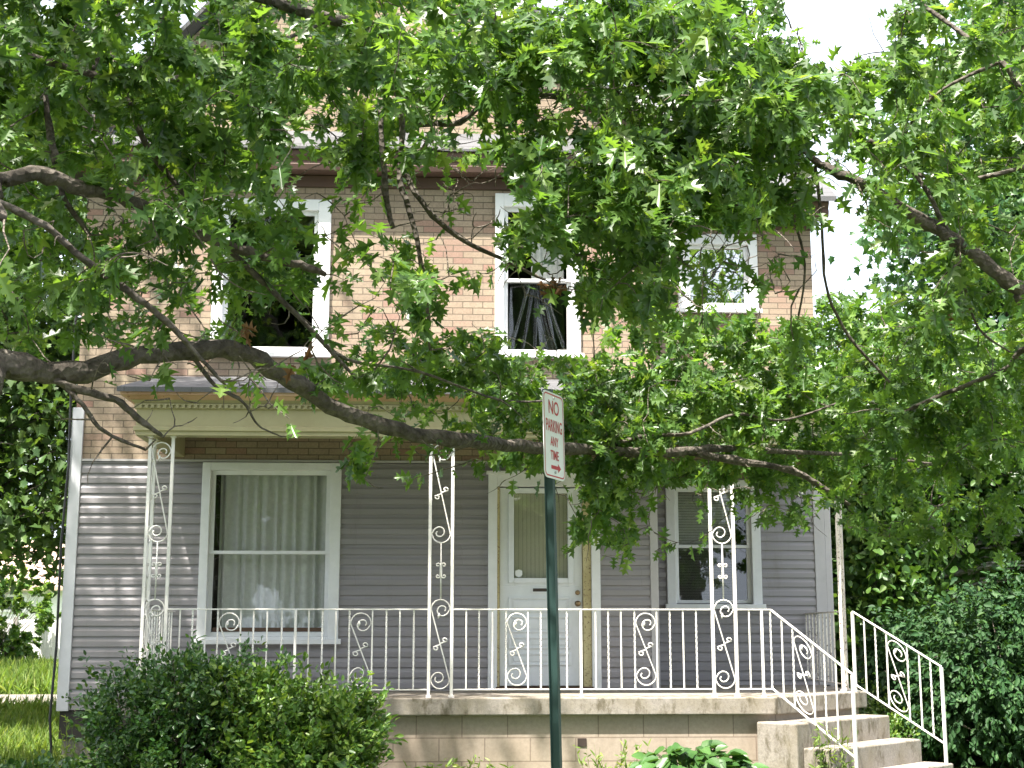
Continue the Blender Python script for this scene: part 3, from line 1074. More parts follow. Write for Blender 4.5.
def bud(mb, fn, u, z, s=0.02):
    mb.tube([fn(u - s * .3, z - s * 1.4), fn(u, z - s * .6), fn(u + s * .1, z), fn(u + s * .2, z + s * 1.2)], [0.003, s * .5, s * .62, 0.002], 6)


def iron_panel(fn, wdt, z0, z1, name, parent, mat, barw=0.028, bars=(True, True), label=None):
    """an openwork column panel; fn(u, z) with u from 0 to wdt"""
    mb = MB()
    sd = Vector(fn(1, 0)) - Vector(fn(0, 0))
    for u, on in ((0, bars[0]), (wdt, bars[1])):
        if on:
            mb.bar(fn(u, z0), fn(u, z1), barw, barw, sd)
            a, b = fn(u, z0), fn(u, z0 + 0.02)
            mb.bar(a, b, barw * 1.7, barw * 1.7, sd)
            mb.bar(fn(u, z1 - 0.015), fn(u, z1), barw * 1.7, barw * 1.7, sd)
    o = mb.build(name, mat, parent)
    if label:
        o['label'] = label
    e = barw / 2 + 0.004
    u0, u1 = e, wdt - e
    curves = s_scroll(u0, u1, z0 + 0.075, z0 + 0.86) + s_scroll(u0, u1, z0 + 1.37, z1 - 0.06)
    curves.append([(wdt / 2, z0 + 0.86), (wdt / 2, z0 + 1.37)])
    curves += double_c(wdt / 2, z0 + 1.12, 0.022, 0.05)
    s = lay(curves, fn)
    bud(s, fn, wdt * 0.42, z0 + 0.72)
    bud(s, fn, wdt * 0.42, z1 - 0.2)
    s.build('scrollwork', mat, o, smooth=True)
    return o


ZC1 = 3.086
iron_panel(lambda u, z: (-2.64 + u, 12.76, z), 0.205, FLOOR, ZC1, 'porch_column', house, IRON_PAINT, label='corner column with peeling white ironwork')
iron_panel(lambda u, z: (-2.64, 12.76 + 0.205 - u, z), 0.205, FLOOR, ZC1, 'porch_column', house, IRON_PAINT, bars=(True, False))
iron_panel(lambda u, z: (-0.098 + u, 12.76, z), 0.203, FLOOR, ZC1, 'porch_column', house, IRON_PAINT)
iron_panel(lambda u, z: (2.466 + u, 12.76, z), 0.21, FLOOR, ZC1, 'porch_column', house, IRON_PAINT)
iron_panel(lambda u, z: (3.955 + u * 0.42, 13.84 + u * 0.907, z), 0.205, FLOOR, ZC1, 'porch_column', house, RUSTY_IRON, 0.032, label='rust-flecked column at the corner of the steps')

# ================================================================ RAILINGS (things bolted to the porch)
RT_Z, RB_Z = 1.537, 0.826
ZF = FLOOR


def twist_bar(mb, a, b, wd, turns):
    a, b = Vector(a), Vector(b)
    n = max(2, int(turns * 6)) if turns else 1
    o = len(mb.v)
    for i in range(n + 1):
        p = a.lerp(b, i / n)
        for k in range(4):
            ang = math.pi / 4 + k * math.pi / 2 + (turns * math.pi * i / n if turns else 0)
            mb.v.append((p.x + math.cos(ang) * wd * 0.707, p.y + math.sin(ang) * wd * 0.707, p.z))
    for i in range(n):
        for k in range(4):
            q, r = o + i * 4 + k, o + i * 4 + (k + 1) % 4
            mb.f.append((q, r, r + 4, q + 4))


def railing(name, a, b, label, us, scrolls=(), posts=(), za=0.0, zb_=0.0, mat=IRON_PAINT, group='white wrought iron railings of the porch', post_w=0.022, bud_side=1):
    """railing from a to b (plan points); za, zb_ = how far the rails drop at each end; us = baluster places in metres"""
    a2, b2 = Vector((a[0], a[1])), Vector((b[0], b[1]))
    L = (b2 - a2).length
    d = (b2 - a2) / L
    slope = (zb_ - za) / L
    pt = lambda u, z: (a2.x + d.x * u, a2.y + d.y * u, z + za + slope * u)
    t = thing(name, (a2.x + d.x * L / 2, a2.y + d.y * L / 2, ZF + (za + zb_) / 2), label, 'railing', group)
    MB().bar(pt(0, RT_Z - 0.006), pt(L, RT_Z - 0.006), 0.026, 0.012, (d.y, -d.x, 0)).build('top_rail', mat, t, bevel=0.002)
    MB().bar(pt(0, RB_Z), pt(L, RB_Z), 0.024, 0.012, (d.y, -d.x, 0)).build('bottom_rail', mat, t, bevel=0.002)
    for i, u in enumerate(us):
        mb = MB()
        twist_bar(mb, pt(u, RB_Z + 0.006), pt(u, RT_Z - 0.012), 0.0125, 0 if i % 2 == 0 else 7)
        mb.build('baluster', mat, t)
    for u, zfoot in posts:
        mb = MB()
        mb.bar(pt(u, zfoot - za - slope * u), pt(u, RT_Z - 0.012), post_w, post_w, (d.x, d.y, 0))
        mb.bar(pt(u, zfoot - za - slope * u), pt(u, zfoot - za - slope * u + 0.018), post_w * 1.9, post_w * 1.9, (d.x, d.y, 0))
        mb.build('post', mat, t)
    for u0, u1 in scrolls:
        sm = lay(s_scroll(u0 + 0.012, u1 - 0.012, RB_Z + 0.035, RT_Z - 0.04), pt, 0.006)
        bud(sm, pt, u0 + (u1 - u0) * 0.42, RB_Z + 0.58, 0.022)
        sm.build('scroll_panel', mat, t, smooth=True)
    return t


def bal(x0, x1, step=0.114, skip=()):
    n = max(1, int(round((x1 - x0) / step)))
    return [x0 + (x1 - x0) * i / n for i in range(1, n) if not any(s0 + 0.005 < x0 + (x1 - x0) * i / n < s1 - 0.005 for s0, s1 in skip)]


FY = 12.76
# span 1: between the corner column and the second column (world x -2.42 .. -0.11)
x0 = -2.42
xs1 = [-2.31, -2.20, -2.085, -1.976, -1.774, -1.66, -1.54, -1.41, -1.17, -1.05, -0.93, -0.81, -0.605, -0.48, -0.36, -0.235]
railing('porch_railing', (x0, FY), (-0.112, FY), 'white iron porch railing in front of the curtained window', [x - x0 for x in xs1], [(-1.976 - x0, -1.774 - x0), (-0.81 - x0, -0.605 - x0)], [(-1.288 - x0, ZF)])
x0 = 0.12
xs2 = [0.235, 0.35, 0.47, 0.592, 0.79, 0.905, 1.02, 1.14, 1.40, 1.515, 1.63, 1.754, 1.955, 2.075, 2.195, 2.315]
railing('porch_railing', (x0, FY), (2.452, FY), 'white iron porch railing in front of the door', [x - x0 for x in xs2], [(0.592 - x0, 0.79 - x0), (1.754 - x0, 1.955 - x0)], [(1.267 - x0, ZF)])
x0 = 2.69
railing('porch_railing', (x0, FY), (3.0, FY), 'short white iron railing between third column and steps', [2.80 - x0, 2.995 - x0], [], [(2.915 - x0, ZF)])
railing('porch_railing', (-2.64, YM - 0.03), (-2.64, 12.98), 'white iron railing returning from left column to wall', [0.02 + 0.118 * i for i in range(1, 11)])
railing('porch_railing', (4.05, YR - 0.04), (3.98, 14.06), 'rusty white iron railing returning to wall behind the steps', [0.02 + 0.165 * i for i in range(0, 9)], mat=RUSTY_IRON)
n_ = Vector((0.7071, -0.7071))
A_ = Vector((3.0, FY))
LS = 0.80
Ea = A_ + n_ * LS
Bp = Vector((4.06, 13.80))
Eb = Bp + n_ * 0.90
ST = [0.11 * i for i in range(0, 9)]
railing('stair_railing', tuple(A_), tuple(Ea), 'sloping white iron handrail on near side of the steps', [0.11, 0.22, 0.42, 0.53, 0.64], [(0.22, 0.42)], [(LS, 0.13)], 0.0, -0.56, post_w=0.025)
railing('stair_railing', tuple(Bp), tuple(Eb), 'sloping white iron handrail on far side beside dark shrub', [0.12, 0.235, 0.35, 0.56, 0.68, 0.79], [(0.35, 0.56)], [(0.0, ZF), (0.90, -0.01)], 0.0, -0.52, post_w=0.025)

# ================================================================ STEPS
c_ = Vector((0.7071, 0.7071))
O_ = Vector((3.0, 12.70))
steps = thing('porch_steps', (3.9, 13.0, 0.1), 'worn concrete steps set diagonally at the porch corner', 'steps')
for k, (zt, dep, s0, s1) in enumerate(((0.545, 0.31, -0.16, 1.55), (0.335, 0.60, -0.07, 1.60), (0.13, 0.90, -0.07, 1.62))):
    prev = 0.02 if k == 0 else (0.31, 0.60)[k - 1] + 0.001
    q = [O_ + c_ * s0 + n_ * prev, O_ + c_ * s0 + n_ * dep, O_ + c_ * s1 + n_ * dep, O_ + c_ * s1 + n_ * prev]
    if k == 0:
        q[0] = O_ + c_ * s0 + n_ * (-0.10)
    MB().prism([tuple(p) for p in q], -0.2, zt).build('step', CONC, steps, bevel=0.014)

# ================================================================ NO PARKING SIGN
SB = Vector((0.618, 7.5, -0.06))
lean = (P(552, 440, 7.5) - P(560, 768, 7.5)).normalized()
sign = thing('parking_sign', SB, 'white and red no parking sign turned sideways on leaning green post', 'sign')
ang = R(64)                                # the plate faces up the street, seen obliquely


def sp(u, v, wv):
    """u across the plate, v along the post from the ground, wv out of the plate's face"""
    ca, sa = math.cos(ang), math.sin(ang)
    return SB + lean * (v / lean.z) + Vector((ca * u + sa * wv, sa * u - ca * wv, 0))


mb = MB()
prof = [(-0.045, -0.006), (-0.022, -0.006), (-0.014, 0.028), (0.014, 0.028), (0.022, -0.006), (0.045, -0.006), (0.045, -0.002), (0.026, -0.002), (0.018, 0.033), (-0.018, 0.033), (-0.026, -0.002), (-0.045, -0.002)]
npf = len(prof)
ang_post = R(64)


def spp(u, v, wv):
    ca, sa = math.cos(ang_post), math.sin(ang_post)
    return SB + lean * (v / lean.z) + Vector((ca * u + sa * wv, sa * u - ca * wv, 0))


mb.add([spp(u, -0.2, q) for u, q in prof] + [spp(u, 2.69, q) for u, q in prof],
       [tuple(range(npf)), tuple(range(npf, 2 * npf))[::-1]] + [(i, npf + i, npf + (i + 1) % npf, (i + 1) % npf) for i in range(npf)])
mb.build('post', POLE_G, sign)
mb = MB()
for k_ in range(26):
    v_ = 0.1 + k_ * 0.1
    for (u_, w_) in ((0.0, 0.0334),):
        mb.add([spp(u_ + 0.006 * math.cos(t_ * math.pi / 4), v_ + 0.006 * math.sin(t_ * math.pi / 4), w_) for t_ in range(8)], [tuple(range(8))])
mb.build('punched_holes', SLOT_DARK, sign)
SV0, SV1, SW = 2.20, 2.67, 0.305


def rounded(w2, v0, v1, r, n=6):
    pts = []
    for cx, cy, a0 in ((w2 - r, v1 - r, 0), (-w2 + r, v1 - r, 90), (-w2 + r, v0 + r, 180), (w2 - r, v0 + r, 270)):
        for i in range(n + 1):
            a = R(a0 + 90 * i / n)
            pts.append((cx + r * math.cos(a), cy + r * math.sin(a)))
    return pts


WF = 0.040
pl = rounded(SW / 2, SV0, SV1, 0.04)
n = len(pl)
plate = MB().add([sp(u, v, WF) for u, v in pl] + [sp(u, v, WF - 0.003) for u, v in pl],
                 [tuple(range(n))[::-1], tuple(range(n, 2 * n))] + [(i, (i + 1) % n, n + (i + 1) % n, n + i) for i in range(n)]).build('sign_plate', SIGN_W, sign)
o1, o2 = rounded(SW / 2 - 0.010, SV0 + 0.010, SV1 - 0.010, 0.032), rounded(SW / 2 - 0.017, SV0 + 0.017, SV1 - 0.017, 0.026)
mb = MB()
mb.add([sp(u, v, WF + 0.0012) for u, v in o1] + [sp(u, v, WF + 0.0012) for u, v in o2], [(i, (i + 1) % n, n + (i + 1) % n, n + i) for i in range(n)])
ab = [(-0.055, 2.252), (0.045, 2.252), (0.045, 2.237), (0.09, 2.262), (0.045, 2.287), (0.045, 2.272), (-0.055, 2.272)]
mb.add([sp(u, v, WF + 0.0012) for u, v in ab], [tuple(range(7))])
mb.build('border_and_arrow', SIGN_R, plate)


def lettering(text, v, size, sx, parent):
    cu = bpy.data.curves.new('lettering', 'FONT')
    cu.body, cu.size, cu.align_x, cu.offset = text, size, 'CENTER', 0.0012
    tmp = bpy.data.objects.new('lettering', cu)
    COL.objects.link(tmp)
    bpy.context.view_layer.update()
    me = bpy.data.meshes.new_from_object(tmp.evaluated_get(bpy.context.evaluated_depsgraph_get()))
    bpy.data.objects.remove(tmp)
    for vt in me.vertices:
        q = sp(vt.co.x * sx, v + vt.co.y, WF + 0.0014)
        vt.co = q
    me.materials.clear()
    me.materials.append(SIGN_R)
    o = bpy.data.objects.new('lettering', me)
    COL.objects.link(o)
    put(o, parent)


lettering('NO', 2.552, 0.105, 0.95, plate)
lettering('PARKING', 2.455, 0.092, 0.62, plate)
lettering('ANY', 2.378, 0.07, 0.8, plate)
lettering('TIME', 2.304, 0.07, 0.8, plate)
mb = MB()
for v in (2.235, 2.64):
    mb.tube([sp(0, v, WF - 0.006), sp(0, v, WF + 0.006)], 0.008, 8)
mb.build('bolt', SIGN_B, sign)


# ================================================================ TREES
def smooth_path(pts, sub=4):
    """Catmull-Rom through (Vector, radius)"""
    out = []
    for i in range(len(pts) - 1):
        p0, p1, p2, p3 = (pts[max(0, i - 1)], pts[i], pts[i + 1], pts[min(len(pts) - 1, i + 2)])
        for k in range(sub):
            t = k / sub
            q = 0.5 * ((2 * p1[0]) + (p2[0] - p0[0]) * t + (2 * p0[0] - 5 * p1[0] + 4 * p2[0] - p3[0]) * t * t + (3 * p1[0] - p0[0] - 3 * p2[0] + p3[0]) * t ** 3)
            out.append((q, p1[1] + (p2[1] - p1[1]) * t))
    out.append(pts[-1])
    return out


def limb(parent, spec, root=None, wob=0.012, name='limb', n=8):
    pts = [(P(px, py, Y), wpx * 0.43 * pxm(Y)) for px, py, Y, wpx in spec]
    if root is not None:
        pts = [root] + pts
    sm = smooth_path(pts, 5)
    mb = MB()
    pp = []
    for q, r in sm:
        pp.append(q + Vector((random.gauss(0, 1), random.gauss(0, 1), random.gauss(0, 1))) * min(wob * 0.4, r * 0.14))
    kn = [(1.22 if random.random() < 0.1 else random.uniform(0.93, 1.07)) for _ in sm]
    mb.tube(pp, [r * q_ for (_, r), q_ in zip(sm, kn)], n, 0.12)
    mb.build(name, BARK, parent, smooth=True)
    return [(p.x, p.y, p.z, r) for p, (_, r) in zip(pp, sm)]


class Sprays:
    """leafy twigs that grow from the nearest wood"""

    def __init__(self, nodes):
        self.nodes = [n[:3] for n in nodes]
        self.tw = MB()
        self.pos, self.ax, self.nr, self.sz = [], [], [], []

    def grow(self, targets, leaf=0.12, per=13, bare=0.03, droop=0.25, rscale=1.0):
        T = np.array(targets)
        N = np.array(self.nodes)
        d = np.array([np.min(np.sum((N - t) ** 2, axis=1)) for t in T])
        order = np.argsort(d)
        buf = np.zeros((len(N) + len(T) * 7, 3))
        buf[:len(N)] = N
        cnt = len(N)
        for idx in order:
            t = T[idx]
            dd = np.sum((buf[:cnt] - t) ** 2, axis=1)
            j = int(np.argmin(dd))
            base = buf[j].copy()
            L = math.sqrt(dd[j])
            v = t - base
            nseg = 4 if L < 0.6 else 6
            side = RNG.normal(size=3) * 0.12 * L
            pts = []
            for s in range(nseg + 1):
                u = s / nseg
                pts.append(base + v * u + side * math.sin(u * math.pi) + np.array([0, 0, -droop * 0.3 * L * u * u + droop * 0.3 * L * u]) + RNG.normal(size=3) * min(0.009, 0.02 * L) * (0 < s))
            r0 = (0.0030 + 0.0055 * min(L, 1.6)) * rscale
            self.tw.tube([Vector(p) for p in pts], [r0 + (0.0013 * rscale - r0) * (s / nseg) for s in range(nseg + 1)], 4, 0, False)
            if L > 0.12:
                k = nseg
                buf[cnt:cnt + k] = np.array(pts[1:])
                cnt += k
            if RNG.random() < bare:
                continue
            span = min(L, 0.34)
            vd = v / (L + 1e-6)
            m = max(4, int(RNG.normal(per, per * 0.25)))
            tip = pts[-1]
            base_n = RNG.normal(size=3) * 0.45 + np.array([-0.14, -0.66, 0.6])
            for q in range(m):
                u = RNG.random() ** 0.7
                p = tip - vd * span * (1 - u)
                a = RNG.normal(size=3)
                a /= np.linalg.norm(a)
                axis = vd * 0.5 + a * 0.85 + np.array([0, 0, -0.6])
                self.pos.append(p + a * 0.025)
                self.ax.append(axis)
                nn = RNG.normal(size=3) * 0.36 + base_n
                self.nr.append(nn)
                self.sz.append(leaf * RNG.uniform(0.62, 1.18))
        self.nodes = [tuple(p) for p in buf[:cnt]]

    def thinned(self):
        p, a, n, z = (np.array(q) for q in (self.pos, self.ax, self.nr, self.sz))
        k = thin_keep(p + 0.5 * z[:, None] * a / (np.linalg.norm(a, axis=1, keepdims=True) + 1e-9))
        return p[k], a[k], n[k], z[k]


# sparse places in the canopy: (x0, y0, x1, y1, share of leaves lost)
GAPS = [(676, 224, 818, 318, .93), (498, 268, 578, 358, .93), (335, 185, 400, 330, .55), (415, 165, 492, 262, .9), (440, 262, 500, 330, .6), (285, 125, 345, 190, .6),
        (415, 120, 500, 175, .75), (200, 98, 238, 130, .7), (80, 190, 150, 235, .55), (0, 345, 300, 470, .85), (300, 395, 470, 450, .8), (240, 285, 330, 358, .6), (316, 195, 334, 330, .8),
        (585, 225, 680, 350, .5), (812, 190, 872, 292, .92), (778, 0, 893, 54, .93), (480, 472, 572, 570, .93), (572, 545, 645, 600, .9), (636, 484, 728, 600, .9), (728, 524, 850, 600, .95), (600, 495, 640, 545, .3), (445, 448, 482, 600, .9), (850, 545, 1024, 620, .7), (425, 450, 472, 700, .9), (0, 172, 80, 188, .6), (0, 205, 60, 235, .5), (60, 245, 200, 345, .35),
        (640, 495, 850, 560, .6), (655, 560, 870, 700, 1), (470, 555, 580, 700, 1), (535, 80, 675, 130, .8), (400, 428, 720, 462, .5), (820, 158, 905, 212, .5), (905, 200, 1024, 292, .35), (830, 170, 1024, 290, .3)]


def thin_keep(pos):
    d = pos - np.array([0, 0, EYE])
    z = d @ np.array(FW)
    px = 512 + FPX * (d @ np.array(RT)) / z
    py = 384 - FPX * (d @ np.array(UP)) / z
    lose = np.zeros(len(pos))
    for x0_, y0_, x1_, y1_, f_ in GAPS:
        m_ = (px > x0_) & (px < x1_) & (py > y0_) & (py < y1_)
        lose[m_] = np.maximum(lose[m_], f_)
    return RNG.random(len(pos)) >= lose


# the canopy as the photograph shows it: foliage density on a 32-pixel grid
DENS = ["99999999999999999999999630016999", "99999999999999999999998643248999", "99999999999999999999999778889999", "99999964533788864467999988999999",
        "88877776633788326788999988877777", "66566666544677214688999888777666", "66533777763344113788887543223666", "66666666662244124788887421113565",
        "66666666643366433578876421124556", "66666666433555543267765543468888", "44444443367776531234678888888888", "11111111347788876667899999999999",
        "00000000001134667889999999999988", "00000000000012457789999999999887", "00000000000001046687778888888776", "00000000000000031067776554666555",
        "00000000000000000376314433333333", "00000000000000000036100000000000"]

left_t, right_t = [], []
for j, row in enumerate(DENS):
    for i, ch in enumerate(row):
        cnt = int(ch) / 9 * (6.0 if i >= 24 and j < 10 else 11 if i >= 18 and j < 15 else 7.4 if j >= 10 and i >= 14 else 6.2 if j < 4 and i < 23 else 4.0)
        cnt /= 3.2
        n = int(cnt) + (1 if RNG.random() < cnt - int(cnt) else 0)
        for _ in range(n):
            px, py = (i + RNG.random()) * 32, (j + RNG.random()) * 32
            if (px > 690 and py < 300 and (px > 790 or py < 60 and px > 760)):
                Y, dst = RNG.uniform(5.9, 8.6), right_t
            elif py > 300 and px > 300:
                Y, dst = min(6.9 + (px - 300) / 500 * 3.1 + RNG.uniform(-0.45, 1.0), 11.0), left_t
                if 470 < px < 620:
                    Y = max(Y, 8.2)
                if px > 860 and RNG.random() < 0.6:
                    Y, dst = RNG.uniform(7.8, 9.6), right_t
            else:
                Y, dst = (RNG.uniform(5.6, 8.6) if px < 560 else RNG.uniform(5.6, 7.5)), left_t
            c = P(px, py, Y)
            for _k in range(int(RNG.integers(2, 6))):
                o = RNG.normal(0, 0.15, 3) * np.array([1, 1, 0.7])
                if 470 < px < 620 and py > 330:
                    o[1] = abs(o[1])
                dst.append(c + Vector(o))
# the same crowns carry on outside the picture: overhead, to the left and to the right
for _ in range(300):
    px, py = (RNG.uniform(-420, 780) if _ % 12 == 0 else RNG.uniform(-420, 300)), RNG.uniform(-430, 0)
    left_t.append(P(px, py, RNG.uniform(4.8, 8.6)))
for _ in range(200):
    px, py = RNG.uniform(-420, 0), RNG.uniform(-60, 420)
    left_t.append(P(px, py, RNG.uniform(5.0, 8.0)))
for _ in range(240):
    px, py = RNG.uniform(1024, 1400), RNG.uniform(-200, 460)
    right_t.append(P(px, py, RNG.uniform(5.6, 8.6)))

oak = thing('oak_tree', (-3.6, 5.0, -0.12), 'big spreading pin oak whose limbs cross the whole house front from the left', 'tree')
trunk = [(Vector((-3.6, 5.0, -0.2)), 0.42), (Vector((-3.6, 5.0, 0.3)), 0.33), (Vector((-3.62, 5.02, 2.0)), 0.29), (Vector((-3.58, 5.1, 4.5)), 0.26), (Vector((-3.66, 5.0, 7.5)), 0.2), (Vector((-3.55, 5.1, 10.5)), 0.13), (Vector((-3.6, 5.0, 13.6)), 0.04)]
sm = smooth_path(trunk, 6)
mb = MB()
mb.tube([p for p, _ in sm], [r for _, r in sm], 14, 0.04)
mb.build('trunk', BARK, oak, smooth=True)
nodes = [(p.x, p.y, p.z, r) for p, r in sm if p.z > 2.5]


def at_trunk(z, r):
    return (Vector((-3.6, 5.05, z)), r)


nodes += limb(oak, [(-60, 372, 5.7, 32), (0, 364, 5.9, 30), (60, 373, 6.1, 27), (125, 360, 6.3, 24), (195, 350, 6.45, 23), (242, 352, 6.55, 23), (290, 380, 6.7, 22), (340, 410, 6.9, 20), (400, 430, 7.15, 19), (460, 440, 7.5, 17), (520, 447, 8.1, 15), (600, 450, 8.5, 13), (665, 452, 8.8, 12), (720, 449, 9.1, 9), (790, 452, 9.5, 6), (860, 455, 9.9, 4), (935, 464, 10.2, 2.5)], at_trunk(3.1, 0.13))
nodes += limb(oak, [(690, 452, 8.95, 9), (745, 462, 9.0, 9), (790, 470, 9.1, 8), (822, 487, 9.2, 6), (850, 505, 9.2, 3)], n=6)
nodes += limb(oak, [(600, 449, 8.5, 7), (640, 437, 8.7, 5), (690, 433, 8.6, 4), (735, 414, 8.9, 3.5), (785, 420, 9.1, 3), (850, 398, 9.4, 2)], n=6)
nodes += limb(oak, [(-50, 175, 5.7, 15), (0, 180, 5.8, 17), (40, 174, 5.9, 19), (80, 188, 6.0, 18), (130, 200, 6.1, 14), (200, 234, 6.3, 12), (260, 256, 6.4, 11), (300, 265, 6.5, 10), (326, 275, 6.55, 6)], at_trunk(4.6, 0.09))
nodes += limb(oak, [(-40, 190, 5.3, 10), (0, 203, 5.4, 10), (45, 226, 5.5, 9), (85, 260, 5.6, 9), (130, 292, 5.7, 8), (165, 320, 5.8, 8), (195, 352, 5.9, 6), (225, 385, 6.0, 3)], at_trunk(4.3, 0.08))
nodes += limb(oak, [(122, 82, 6.1, 8), (137, 125, 6.15, 8), (150, 150, 6.2, 7), (185, 195, 6.3, 7), (230, 250, 6.4, 7), (280, 298, 6.5, 7), (325, 345, 6.6, 5), (365, 388, 6.7, 3)], n=6)
nodes += limb(oak, [(-60, 40, 5.9, 12), (0, 54, 6.0, 11), (35, 58, 6.05, 11), (75, 70, 6.1, 9), (122, 80, 6.1, 10), (170, 80, 6.2, 8), (230, 62, 6.5, 6), (330, 20, 6.9, 4)], at_trunk(5.6, 0.08))
nodes += limb(oak, [(130, -30, 6.2, 6), (118, 15, 6.2, 6), (105, 42, 6.15, 6), (93, 70, 6.1, 5)], n=6)
nodes += limb(oak, [(45, 95, 6.2, 6), (50, 130, 6.2, 9), (57, 170, 6.1, 9), (65, 200, 6.1, 7), (90, 235, 6.2, 5)], n=6)
nodes += limb(oak, [(-200, -60, 5.8, 16), (100, -40, 6.3, 16), (300, 10, 6.8, 15), (430, 50, 7.1, 15), (490, 76, 7.3, 15), (545, 92, 7.4, 15), (600, 108, 7.6, 15), (640, 116, 7.7, 13), (668, 126, 7.8, 11), (715, 150, 8.0, 6), (760, 190, 8.2, 3)], at_trunk(6.3, 0.1))
nodes += limb(oak, [(0, -260, 5.8, 18), (350, -210, 6.6, 16), (600, -100, 7.4, 13), (700, -20, 7.7, 11), (742, 16, 7.8, 10), (760, 35, 7.8, 8), (772, 62, 7.9, 6), (786, 92, 7.9, 3)], at_trunk(7.6, 0.12))
nodes += limb(oak, [(390, 40, 7.0, 7), (402, 120, 7.0, 7), (400, 180, 7.0, 7), (415, 230, 7.05, 6), (425, 290, 7.1, 5), (430, 350, 7.2, 3)], n=6)
nodes += limb(oak, [(402, 165, 7.0, 7), (420, 200, 7.0, 7), (455, 235, 7.1, 6), (500, 258, 7.2, 5), (545, 280, 7.3, 3)], n=6)
nodes += limb(oak, [(380, 100, 6.9, 7), (385, 190, 6.9, 7), (393, 228, 6.9, 6)], n=6)
nodes += limb(oak, [(380, 140, 8.0, 7), (420, 124, 7.9, 8), (460, 122, 7.8, 7), (500, 90, 7.6, 6), (530, 88, 7.4, 5)], n=6)
nodes += limb(oak, [(40, 375, 6.05, 9), (75, 388, 6.1, 10), (115, 400, 6.15, 9), (140, 420, 6.2, 8), (163, 437, 6.25, 4)], n=6)
nodes += limb(oak, [(60, 382, 6.1, 6), (82, 405, 6.1, 6), (105, 432, 6.15, 5), (146, 450, 6.2, 3)], n=6)
nodes += limb(oak, [(190, 352, 6.45, 6), (215, 385, 6.5, 5), (243, 402, 6.5, 3.5), (258, 425, 6.55, 2.5), (280, 436, 6.6, 1.5)], n=6)
nodes += limb(oak, [(325, 345, 6.6, 5), (355, 362, 6.7, 4), (420, 372, 7.0, 3), (500, 400, 7.7, 3), (560, 400, 8.3, 2.5)], n=6)
# high limbs that carry the crown above the picture
for (x, y, z, r) in ((-6.5, 7.5, 9.0, .1), (-2.0, 8.5, 10.0, .1), (-5.5, 2.5, 9.5, .1), (-1.5, 5.0, 10.5, .09), (-4.5, 9.5, 8.5, .09), (-7.2, 4.6, 8.5, .09), (-3.2, 2.0, 11, .08), (-2.6, 9.5, 12.5, .06), (-4.2, 6.5, 13.5, .05)):
    r0 = (Vector((-3.6, 5.05, z - 3.0)), r)
    e = Vector((x, y, z))
    pts = smooth_path([r0, (r0[0].lerp(e, 0.5) + Vector((0, 0, 0.5)), r * 0.6), (e, 0.015)], 6)
    MB().tube([p for p, _ in pts], [q for _, q in pts], 7, 0.06).build('limb', BARK, oak, smooth=True)
    nodes += [(p.x, p.y, p.z, q) for p, q in pts]
sp_l = Sprays(nodes)
sp_l.grow([tuple(p) for p in left_t], 0.11, 17)
leaves('crown', OAK, *sp_l.thinned(), T_OAK, oak)
# bare dead twigs
dead_t = []
for cx, cy, rx, ry, Y, n in ((455, 180, 70, 45, 7.1, 40), (225, 385, 90, 40, 6.4, 22), (120, 250, 110, 70, 5.9, 50), (560, 150, 60, 40, 7.4, 18), (720, 250, 40, 60, 8.0, 10)):
    for _ in range(n):
        dead_t.append(tuple(P(RNG.normal(cx, rx * .6), RNG.normal(cy, ry * .6), Y + RNG.normal(0, 0.2))))
small = [q for q in nodes if 0.008 < q[3] < 0.07 and q[1] < 9]
for _ in range(170):
    q = small[int(RNG.integers(len(small)))]
    v = RNG.normal(size=3) * np.array([1, 0.5, 0.8])
    dead_t.append(tuple(np.array(q[:3]) + v / np.linalg.norm(v) * RNG.uniform(0.15, 0.5)))
sp_l.grow(dead_t, bare=1.1, rscale=1.15)
sp_l.tw.build('twigs', BARK_T, oak)
# high crown out of the picture (it shades the left of the house)
cl = unit(130) * (RNG.random((130, 1)) ** 0.33) * np.array([4.3, 5.2, 3.0]) + np.array([-4.8, 6.6, 10.6])
cl = cl[cl[:, 0] < -2.4]
pos = (cl[:, None, :] + RNG.normal(size=(len(cl), 60, 3)) * np.array([0.5, 0.5, 0.28])).reshape(-1, 3)
cl = unit(100) * (RNG.random((100, 1)) ** 0.33) * np.array([2.9, 2.2, 2.0]) + np.array([-5.6, 9.7, 10.0])
pos = np.concatenate([pos, (cl[:, None, :] + RNG.normal(size=(len(cl), 60, 3)) * np.array([0.5, 0.5, 0.28])).reshape(-1, 3)])
N = len(pos)
leaves('upper_crown', OAK, pos, unit(N) + np.array([0, 0, -0.4]), RNG.normal(size=(N, 3)) * 0.5 + np.array([0, 0, 0.9]), RNG.uniform(0.11, 0.2, N), T_OAK_FAR, oak)
# clusters of dead brown leaves caught in the twigs
dp = []
for px, py, Y, n in ((555, 284, 7.35, 10), (243, 332, 6.4, 5), (300, 362, 6.5, 3)):
    for _ in range(n):
        dp.append(tuple(P(px + RNG.normal(0, 6), py + RNG.normal(0, 6), Y)))
leaves('dead_leaves', DEAD, dp, unit(len(dp)) + np.array([0, 0, -0.6]), unit(len(dp)), RNG.uniform(0.05, 0.09, len(dp)), T_OAK, oak, 0.6, 0.5)

